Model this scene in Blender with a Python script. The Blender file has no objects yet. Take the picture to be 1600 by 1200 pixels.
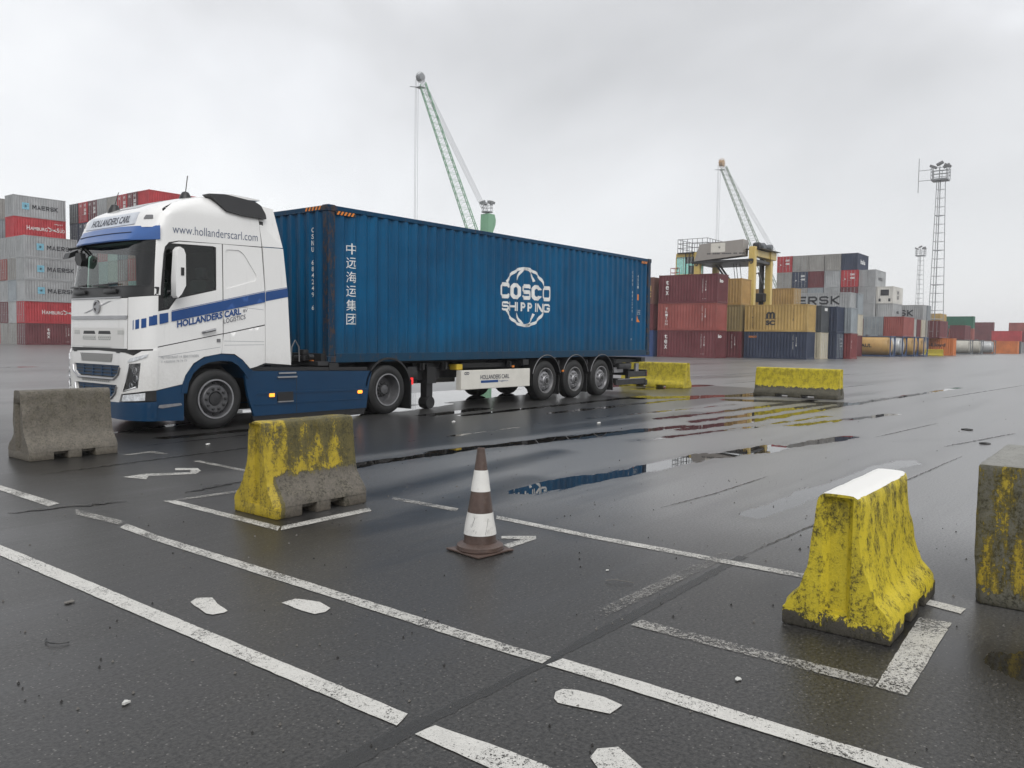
import bpy, bmesh, math, random
import numpy as np
from math import sin, cos, pi, sqrt, radians as RAD
from mathutils import Vector, Matrix
from mathutils.geometry import delaunay_2d_cdt

random.seed(7)
sc = bpy.context.scene
COL = sc.collection

# ------------------------------------------------------------------ camera
cam = bpy.data.cameras.new('camera'); camo = bpy.data.objects.new('camera', cam); COL.objects.link(camo)
_R = Vector((0.61418643, -0.78902715, 0.01453214)); _U = Vector((0.03467261, 0.04537723, 0.99836803)); _F = Vector((0.78839891, 0.61268023, -0.05522771))
camo.matrix_world = Matrix(((_R.x, _U.x, -_F.x, 0), (_R.y, _U.y, -_F.y, 0), (_R.z, _U.z, -_F.z, 1.514), (0, 0, 0, 1)))
cam.sensor_width = 36; cam.lens = 1267.8 / 1600 * 36; cam.clip_end = 6000; cam.clip_start = 0.05
sc.camera = camo

# ------------------------------------------------------------------ sky: even cloud cover
world = bpy.data.worlds.new('World'); sc.world = world; world.use_nodes = True
nt = world.node_tree; N = nt.nodes; LK = nt.links; N.clear()
wo = N.new('ShaderNodeOutputWorld'); bg = N.new('ShaderNodeBackground'); LK.new(bg.outputs[0], wo.inputs[0])
tc = N.new('ShaderNodeTexCoord')
SUN_EL, SUN_AZ = 48, -128
sky = N.new('ShaderNodeTexSky'); sky.sky_type = 'NISHITA'; sky.sun_disc = False
sky.sun_elevation = RAD(SUN_EL); sky.sun_rotation = RAD(90 - SUN_AZ)
skm = N.new('ShaderNodeMixRGB'); skm.blend_type = 'MULTIPLY'; skm.inputs[0].default_value = 1; skm.inputs[2].default_value = (0.1, 0.1, 0.1, 1)
LK.new(sky.outputs[0], skm.inputs[1])
mp = N.new('ShaderNodeMapping'); mp.inputs['Scale'].default_value = (1.0, 1.0, 1.5); LK.new(tc.outputs['Generated'], mp.inputs[0])
n1 = N.new('ShaderNodeTexNoise'); n1.inputs['Scale'].default_value = 1.7; n1.inputs['Detail'].default_value = 5; n1.inputs['Roughness'].default_value = .5; n1.inputs['Distortion'].default_value = .25
mp.inputs['Location'].default_value = (1.7, .55, .3)
LK.new(mp.outputs[0], n1.inputs['Vector'])
cr = N.new('ShaderNodeValToRGB'); LK.new(n1.outputs['Fac'], cr.inputs[0])
e = cr.color_ramp.elements; e[0].position = .30; e[0].color = (.50, .505, .515, 1); e[1].position = .66; e[1].color = (.90, .91, .915, 1)
m_ = e.new(.46); m_.color = (.64, .645, .658, 1)
m_ = e.new(.56); m_.color = (.76, .77, .79, 1)
# clouds get paler and brighter toward the horizon
sep = N.new('ShaderNodeSeparateXYZ'); LK.new(tc.outputs['Generated'], sep.inputs[0])
hr = N.new('ShaderNodeMapRange'); hr.inputs['From Min'].default_value = 0; hr.inputs['From Max'].default_value = .36; hr.inputs['To Min'].default_value = .75; hr.inputs['To Max'].default_value = 0
hr.interpolation_type = 'SMOOTHSTEP'
LK.new(sep.outputs['Z'], hr.inputs['Value'])
hm = N.new('ShaderNodeMixRGB'); hm.inputs[2].default_value = (.845, .855, .865, 1); LK.new(hr.outputs[0], hm.inputs[0]); LK.new(cr.outputs[0], hm.inputs[1])
mx = N.new('ShaderNodeMixRGB'); mx.inputs[0].default_value = .93; LK.new(skm.outputs[0], mx.inputs[1]); LK.new(hm.outputs[0], mx.inputs[2])
LK.new(mx.outputs[0], bg.inputs[0]); bg.inputs[1].default_value = 1.0

sl = bpy.data.lights.new('sun', 'SUN'); sl.energy = 1.5; sl.angle = RAD(50); sl.color = (1, .985, .96)
so = bpy.data.objects.new('sun', sl); COL.objects.link(so)
_d = Vector((cos(RAD(SUN_EL)) * cos(RAD(SUN_AZ)), cos(RAD(SUN_EL)) * sin(RAD(SUN_AZ)), sin(RAD(SUN_EL))))
so.rotation_euler = (-_d).to_track_quat('-Z', 'Y').to_euler()
vs = sc.view_settings; vs.view_transform = 'Standard'; vs.look = 'None'; vs.exposure = 0.32; vs.gamma = 1; vs.use_curve_mapping = False
sc.cycles.max_bounces = 7; sc.cycles.transparent_max_bounces = 12; sc.cycles.use_denoising = True
sc.cycles.volume_bounces = 1

# ------------------------------------------------------------------ materials
MATS = {}
def nd(nt, t, **kw):
    n = nt.nodes.new(t)
    for k, v in kw.items():
        if k in n.inputs: n.inputs[k].default_value = v
        else: setattr(n, k, v)
    return n
def ramp(nt, fac, pts):
    r = nt.nodes.new('ShaderNodeValToRGB'); nt.links.new(fac, r.inputs[0]); el = r.color_ramp.elements
    el[0].position, el[0].color = pts[0][0], (*pts[0][1], 1) if not isinstance(pts[0][1], (int, float)) else (pts[0][1],) * 3 + (1,)
    el[1].position, el[1].color = pts[-1][0], (*pts[-1][1], 1) if not isinstance(pts[-1][1], (int, float)) else (pts[-1][1],) * 3 + (1,)
    for p, c in pts[1:-1]:
        x = el.new(p); x.color = (*c, 1) if not isinstance(c, (int, float)) else (c, c, c, 1)
    return r.outputs[0]
def base(name):
    m = bpy.data.materials.new(name); m.use_nodes = True
    nt = m.node_tree; b = nt.nodes['Principled BSDF']
    return m, nt, b
def noise(nt, vec, scale, detail=3, rough=.5, mscale=None, loc=None):
    if mscale or loc:
        mp = nt.nodes.new('ShaderNodeMapping'); nt.links.new(vec, mp.inputs[0])
        if mscale: mp.inputs['Scale'].default_value = mscale
        if loc: mp.inputs['Location'].default_value = loc
        vec = mp.outputs[0]
    n = nt.nodes.new('ShaderNodeTexNoise'); n.inputs['Scale'].default_value = scale; n.inputs['Detail'].default_value = detail; n.inputs['Roughness'].default_value = rough
    nt.links.new(vec, n.inputs['Vector']); return n.outputs['Fac']
def mixc(nt, fac, a, b, mode='MIX'):
    m = nt.nodes.new('ShaderNodeMixRGB'); m.blend_type = mode
    for i, v in ((0, fac), (1, a), (2, b)):
        if hasattr(v, 'default_value') or hasattr(v, 'links'): nt.links.new(v, m.inputs[i])
        elif i == 0: m.inputs[0].default_value = v
        else: m.inputs[i].default_value = (*v, 1) if len(v) == 3 else v
    return m.outputs[0]
def math_(nt, op, a, b=None, clamp=False):
    m = nt.nodes.new('ShaderNodeMath'); m.operation = op; m.use_clamp = clamp
    for i, v in ((0, a), (1, b)):
        if v is None: continue
        if isinstance(v, (int, float)): m.inputs[i].default_value = v
        else: nt.links.new(v, m.inputs[i])
    return m.outputs[0]
def maprange(nt, v, a, b, c=0, d=1, smooth=True):
    m = nt.nodes.new('ShaderNodeMapRange'); nt.links.new(v, m.inputs[0])
    m.inputs[1].default_value, m.inputs[2].default_value, m.inputs[3].default_value, m.inputs[4].default_value = a, b, c, d
    if smooth: m.interpolation_type = 'SMOOTHSTEP'
    return m.outputs[0]
def objvec(nt, rnd=True):
    tc = nt.nodes.new('ShaderNodeTexCoord')
    if not rnd: return tc.outputs['Object']
    oi = nt.nodes.new('ShaderNodeObjectInfo')
    ml = math_(nt, 'MULTIPLY', oi.outputs['Random'], 37.0)
    va = nt.nodes.new('ShaderNodeVectorMath'); va.operation = 'ADD'; nt.links.new(tc.outputs['Object'], va.inputs[0]); nt.links.new(ml, va.inputs[1])
    return va.outputs[0]

def simple(name, col, rough=.5, metal=0, var=.15, scale=3, bump=0, coat=0, spec=.5, dirt=0, dirtcol=(.06, .05, .04), streak=None):
    if name in MATS: return MATS[name]
    m, nt, b = base(name); L = nt.links
    v = objvec(nt)
    n = noise(nt, v, scale, 5, .6, mscale=streak)
    c = mixc(nt, ramp(nt, n, [(.3, 0.0), (.7, 1.0)]), tuple(x * (1 - var) for x in col), tuple(min(1, x * (1 + var * .6)) for x in col))
    if dirt:
        n2 = noise(nt, v, scale * 2.3, 6, .7, mscale=streak, loc=(5, 3, 1))
        c = mixc(nt, ramp(nt, n2, [(.55, 0.0), (.8, dirt)]), c, dirtcol)
    L.new(c, b.inputs['Base Color'])
    b.inputs['Roughness'].default_value = rough; b.inputs['Metallic'].default_value = metal
    b.inputs['Specular IOR Level'].default_value = spec
    if coat: b.inputs['Coat Weight'].default_value = coat; b.inputs['Coat Roughness'].default_value = .08
    if bump:
        bp = nd(nt, 'ShaderNodeBump', Strength=bump); bp.inputs['Distance'].default_value = .01
        L.new(noise(nt, v, scale * 8, 4), bp.inputs['Height']); L.new(bp.outputs[0], b.inputs['Normal'])
    MATS[name] = m; return m

def container_paint(name, col, rust=.35):
    """weathered container paint: faded patches, vertical runs, rust freckles"""
    if name in MATS: return MATS[name]
    m, nt, b = base(name); L = nt.links; v = objvec(nt)
    big = noise(nt, v, .55, 4, .6)
    run = noise(nt, v, 1.0, 5, .6, mscale=(5, 5, .35))
    c = mixc(nt, ramp(nt, big, [(.32, 0.0), (.68, 1.0)]), tuple(x * .80 for x in col), tuple(min(.9, x * 1.12 + .012) for x in col))
    c = mixc(nt, ramp(nt, run, [(.56, 0.0), (.80, .40)]), c, tuple(x * .45 + .02 for x in col))
    fr = noise(nt, v, 4.0, 8, .75, mscale=(1.4, 1.4, .55), loc=(3, 9, 2))
    c = mixc(nt, ramp(nt, fr, [(.64 - rust * .05, 0.0), (.70, rust * 1.8 if rust < .5 else .95)]), c, (.085, .038, .02))
    L.new(c, b.inputs['Base Color'])
    L.new(ramp(nt, fr, [(.3, .42), (.7, .62)]), b.inputs['Roughness']); b.inputs['Specular IOR Level'].default_value = .35
    bp = nd(nt, 'ShaderNodeBump', Strength=.25); bp.inputs['Distance'].default_value = .012
    L.new(noise(nt, v, 1.6, 3, .6), bp.inputs['Height']); L.new(bp.outputs[0], b.inputs['Normal'])
    MATS[name] = m; return m

def asphalt_mat():
    m, nt, b = base('wet_asphalt'); L = nt.links
    geo = nt.nodes.new('ShaderNodeNewGeometry'); P = geo.outputs['Position']
    at = nt.nodes.new('ShaderNodeAttribute'); at.attribute_name = 'puddle'; A = at.outputs['Fac']
    ad = nt.nodes.new('ShaderNodeAttribute'); ad.attribute_name = 'damp'; D = ad.outputs['Fac']
    streak = noise(nt, P, 1.0, 6, .62, mscale=(.22, 2.1, 1))
    streak2 = noise(nt, P, 1.0, 4, .6, mscale=(.05, .8, 1), loc=(4, 7, 0))
    big = noise(nt, P, .16, 4, .55)
    small = noise(nt, P, 2.6, 5, .65, mscale=(.5, 1.6, 1))
    grain = noise(nt, P, 55, 3, .7)
    # agg: pale stones in the surface
    vo = nt.nodes.new('ShaderNodeTexVoronoi'); vo.inputs['Scale'].default_value = 58; L.new(P, vo.inputs['Vector'])
    sp = nt.nodes.new('ShaderNodeSeparateColor'); L.new(vo.outputs['Color'], sp.inputs[0])
    near = math_(nt, 'LESS_THAN', vo.outputs['Distance'], .26)
    rare = math_(nt, 'GREATER_THAN', sp.outputs[0], .80)
    stone = math_(nt, 'MULTIPLY', near, rare)
    # puddle field
    p = math_(nt, 'ADD', A, math_(nt, 'MULTIPLY', math_(nt, 'SUBTRACT', small, .5), .42))
    p = math_(nt, 'ADD', p, math_(nt, 'MULTIPLY', math_(nt, 'SUBTRACT', streak, .5), .35))
    pud = maprange(nt, p, -.012, .018)
    edge = maprange(nt, p, -.28, .0)
    # damp film
    f = math_(nt, 'ADD', math_(nt, 'MULTIPLY', streak, .55), math_(nt, 'MULTIPLY', streak2, .45))
    f = math_(nt, 'ADD', f, math_(nt, 'MULTIPLY', math_(nt, 'SUBTRACT', big, .5), .4))
    f = math_(nt, 'ADD', f, math_(nt, 'MULTIPLY', D, .22))
    film = maprange(nt, f, .46, .66)
    film = math_(nt, 'MAXIMUM', film, math_(nt, 'MULTIPLY', edge, .9))
    c = mixc(nt, ramp(nt, grain, [(.36, 0.0), (.64, 1.0)]), (.007, .0068, .0065), (.056, .054, .051))
    c = mixc(nt, ramp(nt, big, [(.3, 0.0), (.7, .4)]), c, (.022, .021, .020))
    # paler beyond the parking bays: wet sky sheen painted into the asphalt colour
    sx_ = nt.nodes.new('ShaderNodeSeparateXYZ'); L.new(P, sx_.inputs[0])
    old = maprange(nt, math_(nt, 'ADD', sx_.outputs['X'], math_(nt, 'MULTIPLY', math_(nt, 'SUBTRACT', big, .5), 6.0)), 3.6, 8.2)  # old: mask of the painted sheen, growing with x
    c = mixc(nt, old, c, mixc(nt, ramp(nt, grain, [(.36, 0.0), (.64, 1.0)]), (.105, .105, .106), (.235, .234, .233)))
    c = mixc(nt, math_(nt, 'MULTIPLY', maprange(nt, streak2, .52, .68), .30), c, (.020, .019, .019))
    c = mixc(nt, film, c, mixc(nt, .38, c, (.012, .012, .013)))
    c = mixc(nt, math_(nt, 'MULTIPLY', D, .7), c, (.014, .0135, .013))
    c = mixc(nt, math_(nt, 'MULTIPLY', stone, .5), c, (.20, .19, .175))
    c = mixc(nt, pud, c, (.014, .013, .012))
    L.new(c, b.inputs['Base Color'])
    r = mixc(nt, film, (.38,) * 3, (.31,) * 3)
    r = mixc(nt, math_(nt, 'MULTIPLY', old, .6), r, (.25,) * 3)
    r = mixc(nt, pud, r, (.012,) * 3)
    L.new(r, b.inputs['Roughness'])
    L.new(maprange(nt, pud, 0, 1, 1.45, 1.65, False), b.inputs['IOR'])
    # bump
    hgt = math_(nt, 'ADD', math_(nt, 'MULTIPLY', grain, .6), math_(nt, 'MULTIPLY', noise(nt, P, 120, 2, .6), .4))
    st = math_(nt, 'MULTIPLY', math_(nt, 'SUBTRACT', 1.0, pud), math_(nt, 'SUBTRACT', .38, math_(nt, 'MULTIPLY', film, .24)))
    bp = nd(nt, 'ShaderNodeBump'); bp.inputs['Distance'].default_value = .004
    L.new(hgt, bp.inputs['Height']); L.new(st, bp.inputs['Strength'])
    bp2 = nd(nt, 'ShaderNodeBump'); bp2.inputs['Distance'].default_value = .02
    L.new(streak, bp2.inputs['Height']); L.new(bp.outputs[0], bp2.inputs['Normal'])
    L.new(math_(nt, 'MULTIPLY', math_(nt, 'SUBTRACT', 1.0, pud), .25), bp2.inputs['Strength'])
    L.new(bp2.outputs[0], b.inputs['Normal'])
    return m

def road_paint(name, wear=.5, col=(.62, .60, .56)):
    m, nt, b = base(name); L = nt.links
    geo = nt.nodes.new('ShaderNodeNewGeometry'); P = geo.outputs['Position']
    a = noise(nt, P, 48, 6, .8); c2 = noise(nt, P, 3.2, 4, .6); gr = noise(nt, P, 130, 3, .7)
    f = math_(nt, 'ADD', math_(nt, 'MULTIPLY', a, .42), math_(nt, 'MULTIPLY', c2, .22)); f = math_(nt, 'ADD', f, math_(nt, 'MULTIPLY', gr, .36))
    keep = maprange(nt, f, wear - .03, wear + .03)
    L.new(keep, b.inputs['Alpha'])
    c = mixc(nt, noise(nt, P, 7, 6, .75), tuple(x * .62 for x in col), col)
    c = mixc(nt, math_(nt, 'MULTIPLY', maprange(nt, gr, .54, .66), .40), c, (.09, .088, .082))
    L.new(c, b.inputs['Base Color']); b.inputs['Roughness'].default_value = .40
    bp = nd(nt, 'ShaderNodeBump', Strength=.8); bp.inputs['Distance'].default_value = .004
    L.new(math_(nt, 'ADD', gr, a), bp.inputs['Height']); L.new(bp.outputs[0], b.inputs['Normal'])
    return m

def barrier_mat(name, bright=.5, olive=.5, low=.0, bare=(.20, .18, .15), yel=(.58, .44, .015), top=None, moss=.5, vert=(1, 1, .35), tscale=3.0, endyel=False, slope=0.0):
    """weathered concrete: bare cement, a grimy olive remnant of paint over it, clean paint over that; below `low` metres it is bare"""
    m, nt, b = base(name); L = nt.links
    tc = nt.nodes.new('ShaderNodeTexCoord'); O = tc.outputs['Object']
    sp = nt.nodes.new('ShaderNodeSeparateXYZ'); L.new(O, sp.inputs[0]); Z = sp.outputs['Z']; X = sp.outputs['X']
    grit = noise(nt, O, 45, 6, .8); patch = noise(nt, O, tscale, 5, .66, mscale=vert); mid = noise(nt, O, 12, 6, .75); speck = noise(nt, O, 90, 3, .7)
    con = mixc(nt, ramp(nt, mid, [(.3, 0.0), (.7, 1.0)]), tuple(x * .55 for x in bare), bare)
    con = mixc(nt, ramp(nt, grit, [(.48, 0.0), (.66, .6)]), con, (.04, .036, .03))
    pa = mixc(nt, mid, tuple(x * .72 for x in yel), yel)
    ol = mixc(nt, mid, (.055, .047, .010), (.17, .135, .02))
    f = math_(nt, 'ADD', math_(nt, 'MULTIPLY', patch, .62), math_(nt, 'MULTIPLY', grit, .38))
    wob = math_(nt, 'MULTIPLY', math_(nt, 'SUBTRACT', mid, .5), .30)
    cut = maprange(nt, math_(nt, 'ADD', Z, wob), low - .03, low + .03, -.6, 0) if low else None
    if endyel and cut is not None:
        ex = maprange(nt, X, .03, .14, 0, 1); cut = math_(nt, 'MULTIPLY', cut, ex)
    f1 = math_(nt, 'ADD', f, cut) if cut is not None else f
    if slope: f1 = math_(nt, 'ADD', f1, math_(nt, 'MULTIPLY', maprange(nt, X, .25, .0), slope))
    k1 = maprange(nt, f1, .5 - (bright - .5) * .42 - .015, .5 - (bright - .5) * .42 + .02)
    k2 = maprange(nt, f1, .5 - (olive - .5) * .42 - .03, .5 - (olive - .5) * .42 + .03)
    c = mixc(nt, k1, mixc(nt, math_(nt, 'MULTIPLY', k2, .85), con, ol), pa)
    # soot and moss run down, black pin-holes
    st = noise(nt, O, 5, 8, .8, mscale=(1.5, 1.5, 1.0), loc=(3, 1, 5)); up = maprange(nt, Z, .15, .75, .35, 1.0)
    c = mixc(nt, math_(nt, 'MULTIPLY', math_(nt, 'MULTIPLY', maprange(nt, st, .43, .62), up), moss), c, (.060, .052, .010))
    c = mixc(nt, math_(nt, 'MULTIPLY', math_(nt, 'MULTIPLY', maprange(nt, st, .45, .56), maprange(nt, grit, .48, .55)), min(1, moss * 1.3)), c, (.020, .019, .010))
    c = mixc(nt, math_(nt, 'MULTIPLY', maprange(nt, speck, .66, .70), .8), c, (.018, .017, .014))
    if top:
        ge = nt.nodes.new('ShaderNodeNewGeometry'); s2_ = nt.nodes.new('ShaderNodeSeparateXYZ'); L.new(ge.outputs['Normal'], s2_.inputs[0])
        c = mixc(nt, math_(nt, 'MULTIPLY', math_(nt, 'GREATER_THAN', s2_.outputs['Z'], .72), math_(nt, 'GREATER_THAN', Z, .6)), c, top)
    L.new(c, b.inputs['Base Color']); L.new(ramp(nt, grit, [(.3, .40), (.7, .65)]), b.inputs['Roughness'])
    bp = nd(nt, 'ShaderNodeBump', Strength=.8); bp.inputs['Distance'].default_value = .008
    L.new(math_(nt, 'ADD', grit, math_(nt, 'MULTIPLY', k1, .3)), bp.inputs['Height']); L.new(bp.outputs[0], b.inputs['Normal'])
    return m

def glass_mat(name, tint=(.55, .68, .63), refl=.12, rough=.01):
    m = bpy.data.materials.new(name); m.use_nodes = True; nt = m.node_tree; nt.nodes.clear(); L = nt.links
    o = nt.nodes.new('ShaderNodeOutputMaterial'); t = nd(nt, 'ShaderNodeBsdfTransparent'); t.inputs[0].default_value = (*tint, 1)
    g = nd(nt, 'ShaderNodeBsdfGlossy', Roughness=rough); g.inputs[0].default_value = (1, 1, 1, 1)
    fr = nd(nt, 'ShaderNodeFresnel', IOR=1.5); mx = nt.nodes.new('ShaderNodeMixShader')
    L.new(math_(nt, 'ADD', fr.outputs[0], refl, True), mx.inputs[0]); L.new(t.outputs[0], mx.inputs[1]); L.new(g.outputs[0], mx.inputs[2]); L.new(mx.outputs[0], o.inputs[0])
    return m
def lamp_mat(name, col, s):
    m, nt, b = base(name); b.inputs['Base Color'].default_value = (*col, 1); b.inputs['Emission Color'].default_value = (*col, 1); b.inputs['Emission Strength'].default_value = s
    b.inputs['Roughness'].default_value = .2; return m
def mesh_mat(name, a, bcol, scale, rad_=.42):
    """perforated sheet: small dark holes"""
    m, nt, b = base(name); L = nt.links; tc = nt.nodes.new('ShaderNodeTexCoord')
    v = nt.nodes.new('ShaderNodeTexVoronoi'); v.inputs['Scale'].default_value = scale; v.inputs['Randomness'].default_value = 0
    mp = nt.nodes.new('ShaderNodeMapping'); mp.inputs['Rotation'].default_value = (RAD(45), 0, 0); L.new(tc.outputs['Object'], mp.inputs[0]); L.new(mp.outputs[0], v.inputs['Vector'])
    L.new(mixc(nt, math_(nt, 'LESS_THAN', v.outputs['Distance'], rad_), a, bcol), b.inputs['Base Color']); b.inputs['Roughness'].default_value = .5
    return m

# ------------------------------------------------------------------ mesh builder
class MB:
    def __init__(s): s.bm = bmesh.new()
    def box(s, x0, x1, y0, y1, z0, z1, bev=0, rot=None, ctr=None):
        r = bmesh.ops.create_cube(s.bm, size=1); vs_ = r['verts']
        for v in vs_: v.co = Vector(((x0 + x1) / 2 + v.co.x * (x1 - x0), (y0 + y1) / 2 + v.co.y * (y1 - y0), (z0 + z1) / 2 + v.co.z * (z1 - z0)))
        if rot is not None:
            c = Vector(ctr) if ctr is not None else Vector(((x0 + x1) / 2, (y0 + y1) / 2, (z0 + z1) / 2))
            bmesh.ops.rotate(s.bm, verts=vs_, cent=c, matrix=rot)
        if bev:
            ed = list({e for v in vs_ for e in v.link_edges})
            bmesh.ops.bevel(s.bm, geom=ed, offset=bev, segments=2, affect='EDGES', profile=.5)
        return s
    def poly(s, pts):
        s.bm.faces.new([s.bm.verts.new(p) for p in pts]); return s
    def prism(s, pts, fn, a, b):
        """extrude 2D pts between a and b; fn(u,v,w)->xyz"""
        A = [s.bm.verts.new(fn(u, v, a)) for u, v in pts]; B = [s.bm.verts.new(fn(u, v, b)) for u, v in pts]
        n = len(pts)
        s.bm.faces.new(A); s.bm.faces.new(B[::-1])
        for i in range(n): s.bm.faces.new([A[i], B[i], B[(i + 1) % n], A[(i + 1) % n]])
        return s
    def tube(s, pts, r, n=8, cap=True, r2=None):
        pts = [Vector(p) for p in pts]; rings = []
        for i, p in enumerate(pts):
            d = (pts[min(i + 1, len(pts) - 1)] - pts[max(i - 1, 0)]).normalized()
            a = d.cross(Vector((0, 0, 1)))
            if a.length < .05: a = d.cross(Vector((1, 0, 0)))
            a.normalize(); b = d.cross(a)
            rr = r if r2 is None else r + (r2 - r) * i / (len(pts) - 1)
            rings.append([s.bm.verts.new(p + rr * (cos(2 * pi * k / n) * a + sin(2 * pi * k / n) * b)) for k in range(n)])
        for i in range(len(rings) - 1):
            for k in range(n): s.bm.faces.new([rings[i][k], rings[i + 1][k], rings[i + 1][(k + 1) % n], rings[i][(k + 1) % n]])
        if cap and n > 2: s.bm.faces.new(rings[0]); s.bm.faces.new(rings[-1][::-1])
        return s
    def lathe(s, prof, ctr=(0, 0, 0), axis='Y', n=32):
        """prof: list of (radius, along)"""
        rings = []
        for r, a in prof:
            ring = []
            for k in range(n):
                t = 2 * pi * k / n; c_, s_ = r * cos(t), r * sin(t)
                p = (c_, a, s_) if axis == 'Y' else ((a, c_, s_) if axis == 'X' else (c_, s_, a))
                ring.append(s.bm.verts.new((ctr[0] + p[0], ctr[1] + p[1], ctr[2] + p[2])))
            rings.append(ring)
        for i in range(len(rings) - 1):
            for k in range(n): s.bm.faces.new([rings[i][k], rings[i][(k + 1) % n], rings[i + 1][(k + 1) % n], rings[i + 1][k]])
        return s
    def mesh(s, name, mat=None, smooth=False):
        bmesh.ops.recalc_face_normals(s.bm, faces=s.bm.faces)
        me = bpy.data.meshes.new(name); s.bm.to_mesh(me); s.bm.free()
        if mat: me.materials.append(mat)
        if smooth:
            me.polygons.foreach_set('use_smooth', [True] * len(me.polygons))
            me.set_sharp_from_angle(angle=RAD(38))
        return me
    def build(s, name, mat, parent=None, smooth=True):
        return link(name, s.mesh(name, mat, smooth), parent)
def link(name, me, parent=None):
    o = bpy.data.objects.new(name, me); COL.objects.link(o)
    if parent: o.parent = parent
    return o
def tag(o, label=None, cat=None, group=None, kind=None):
    if label: o['label'] = label
    if cat: o['category'] = cat
    if group: o['group'] = group
    if kind: o['kind'] = kind
    return o
def thing(name, label, cat, loc=(0, 0, 0), rz=0, group=None):
    o = bpy.data.objects.new(name, None); COL.objects.link(o); o.location = loc; o.rotation_euler = (0, 0, rz); o.empty_display_size = .3
    return tag(o, label, cat, group)
def copy_tree(o, parent=None):
    c = o.copy(); COL.objects.link(c); c.parent = parent
    for ch in o.children: copy_tree(ch, c)
    return c

# ------------------------------------------------------------------ lettering
def text_bm(s, bold=0.0, italic=0.0, spacing=1.0):
    c = bpy.data.curves.new('t', 'FONT'); c.body = s; c.size = 1; c.offset = bold; c.shear = italic; c.resolution_u = 3; c.space_character = spacing
    o = bpy.data.objects.new('t', c); COL.objects.link(o)
    me = bpy.data.meshes.new_from_object(o.evaluated_get(bpy.context.evaluated_depsgraph_get()))
    bpy.data.objects.remove(o); bm = bmesh.new(); bm.from_mesh(me); bpy.data.meshes.remove(me); bpy.data.curves.remove(c)
    return bm
def fit(bm, u0, v0, w, h, keep=False):
    xs = [v.co.x for v in bm.verts]; ys = [v.co.y for v in bm.verts]
    if not xs: return bm
    a, b, c, d = min(xs), max(xs), min(ys), max(ys)
    sx = w / max(1e-6, b - a); sy = h / max(1e-6, d - c)
    if keep: sx = sy = min(sx, sy)
    for v in bm.verts: v.co = Vector((u0 + (v.co.x - a) * sx, v0 + (v.co.y - c) * sy, 0))
    return bm
def join_bm(dst, src):
    me = bpy.data.meshes.new('x'); src.to_mesh(me); src.free(); dst.from_mesh(me); bpy.data.meshes.remove(me)
def letter(name, items, mat, parent, fn, cuts=None):
    """items: list of (string,u,v,w,h[,bold]) ; '|' prefix = stacked downwards; fn(u,v)->xyz; cuts: u values to slice at"""
    out = bmesh.new()
    for it in items:
        s, u, v, w, h = it[:5]; bold = it[5] if len(it) > 5 else .0
        if isinstance(s, bmesh.types.BMesh): join_bm(out, s); continue
        if s.startswith('|'):
            t = s[1:]; ch = h / len(t)
            for i, k in enumerate(t):
                if k != ' ': join_bm(out, fit(text_bm(k, bold), u, v + h - (i + .88) * ch, w, ch * .76))
        else: join_bm(out, fit(text_bm(s, bold), u, v, w, h))
    if cuts is not None:
        us = [v.co.x for v in out.verts]; lo, hi = min(us), max(us)
        for c in cuts:
            if lo < c < hi: bmesh.ops.bisect_plane(out, geom=out.verts[:] + out.edges[:] + out.faces[:], plane_co=(c, 0, 0), plane_no=(1, 0, 0))
    for v in out.verts: v.co = Vector(fn(v.co.x, v.co.y))
    me = bpy.data.meshes.new(name); out.to_mesh(me); out.free(); me.materials.append(mat)
    return link(name, me, parent)
def strip_bm(pts, w):
    """flat ribbon along 2D pts"""
    bm = bmesh.new(); pr = None
    for i, p in enumerate(pts):
        a = pts[max(i - 1, 0)]; b = pts[min(i + 1, len(pts) - 1)]; dx, dy = b[0] - a[0], b[1] - a[1]; l = sqrt(dx * dx + dy * dy) or 1
        nx, ny = -dy / l * w / 2, dx / l * w / 2
        if 0 < i < len(pts) - 1:
            d1 = Vector(p[:2]) - Vector(a[:2]); d2 = Vector(b[:2]) - Vector(p[:2]); d1.normalize(); d2.normalize(); t_ = d1 + d2
            if t_.length > .2:
                t_.normalize(); k_ = min(1.9, 1 / max(.3, t_.dot(d1))); nx, ny = -t_.y * w / 2 * k_, t_.x * w / 2 * k_
        c = (bm.verts.new((p[0] + nx, p[1] + ny, 0)), bm.verts.new((p[0] - nx, p[1] - ny, 0)))
        if pr: bm.faces.new([pr[0], pr[1], c[1], c[0]])
        pr = c
    return bm
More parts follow.
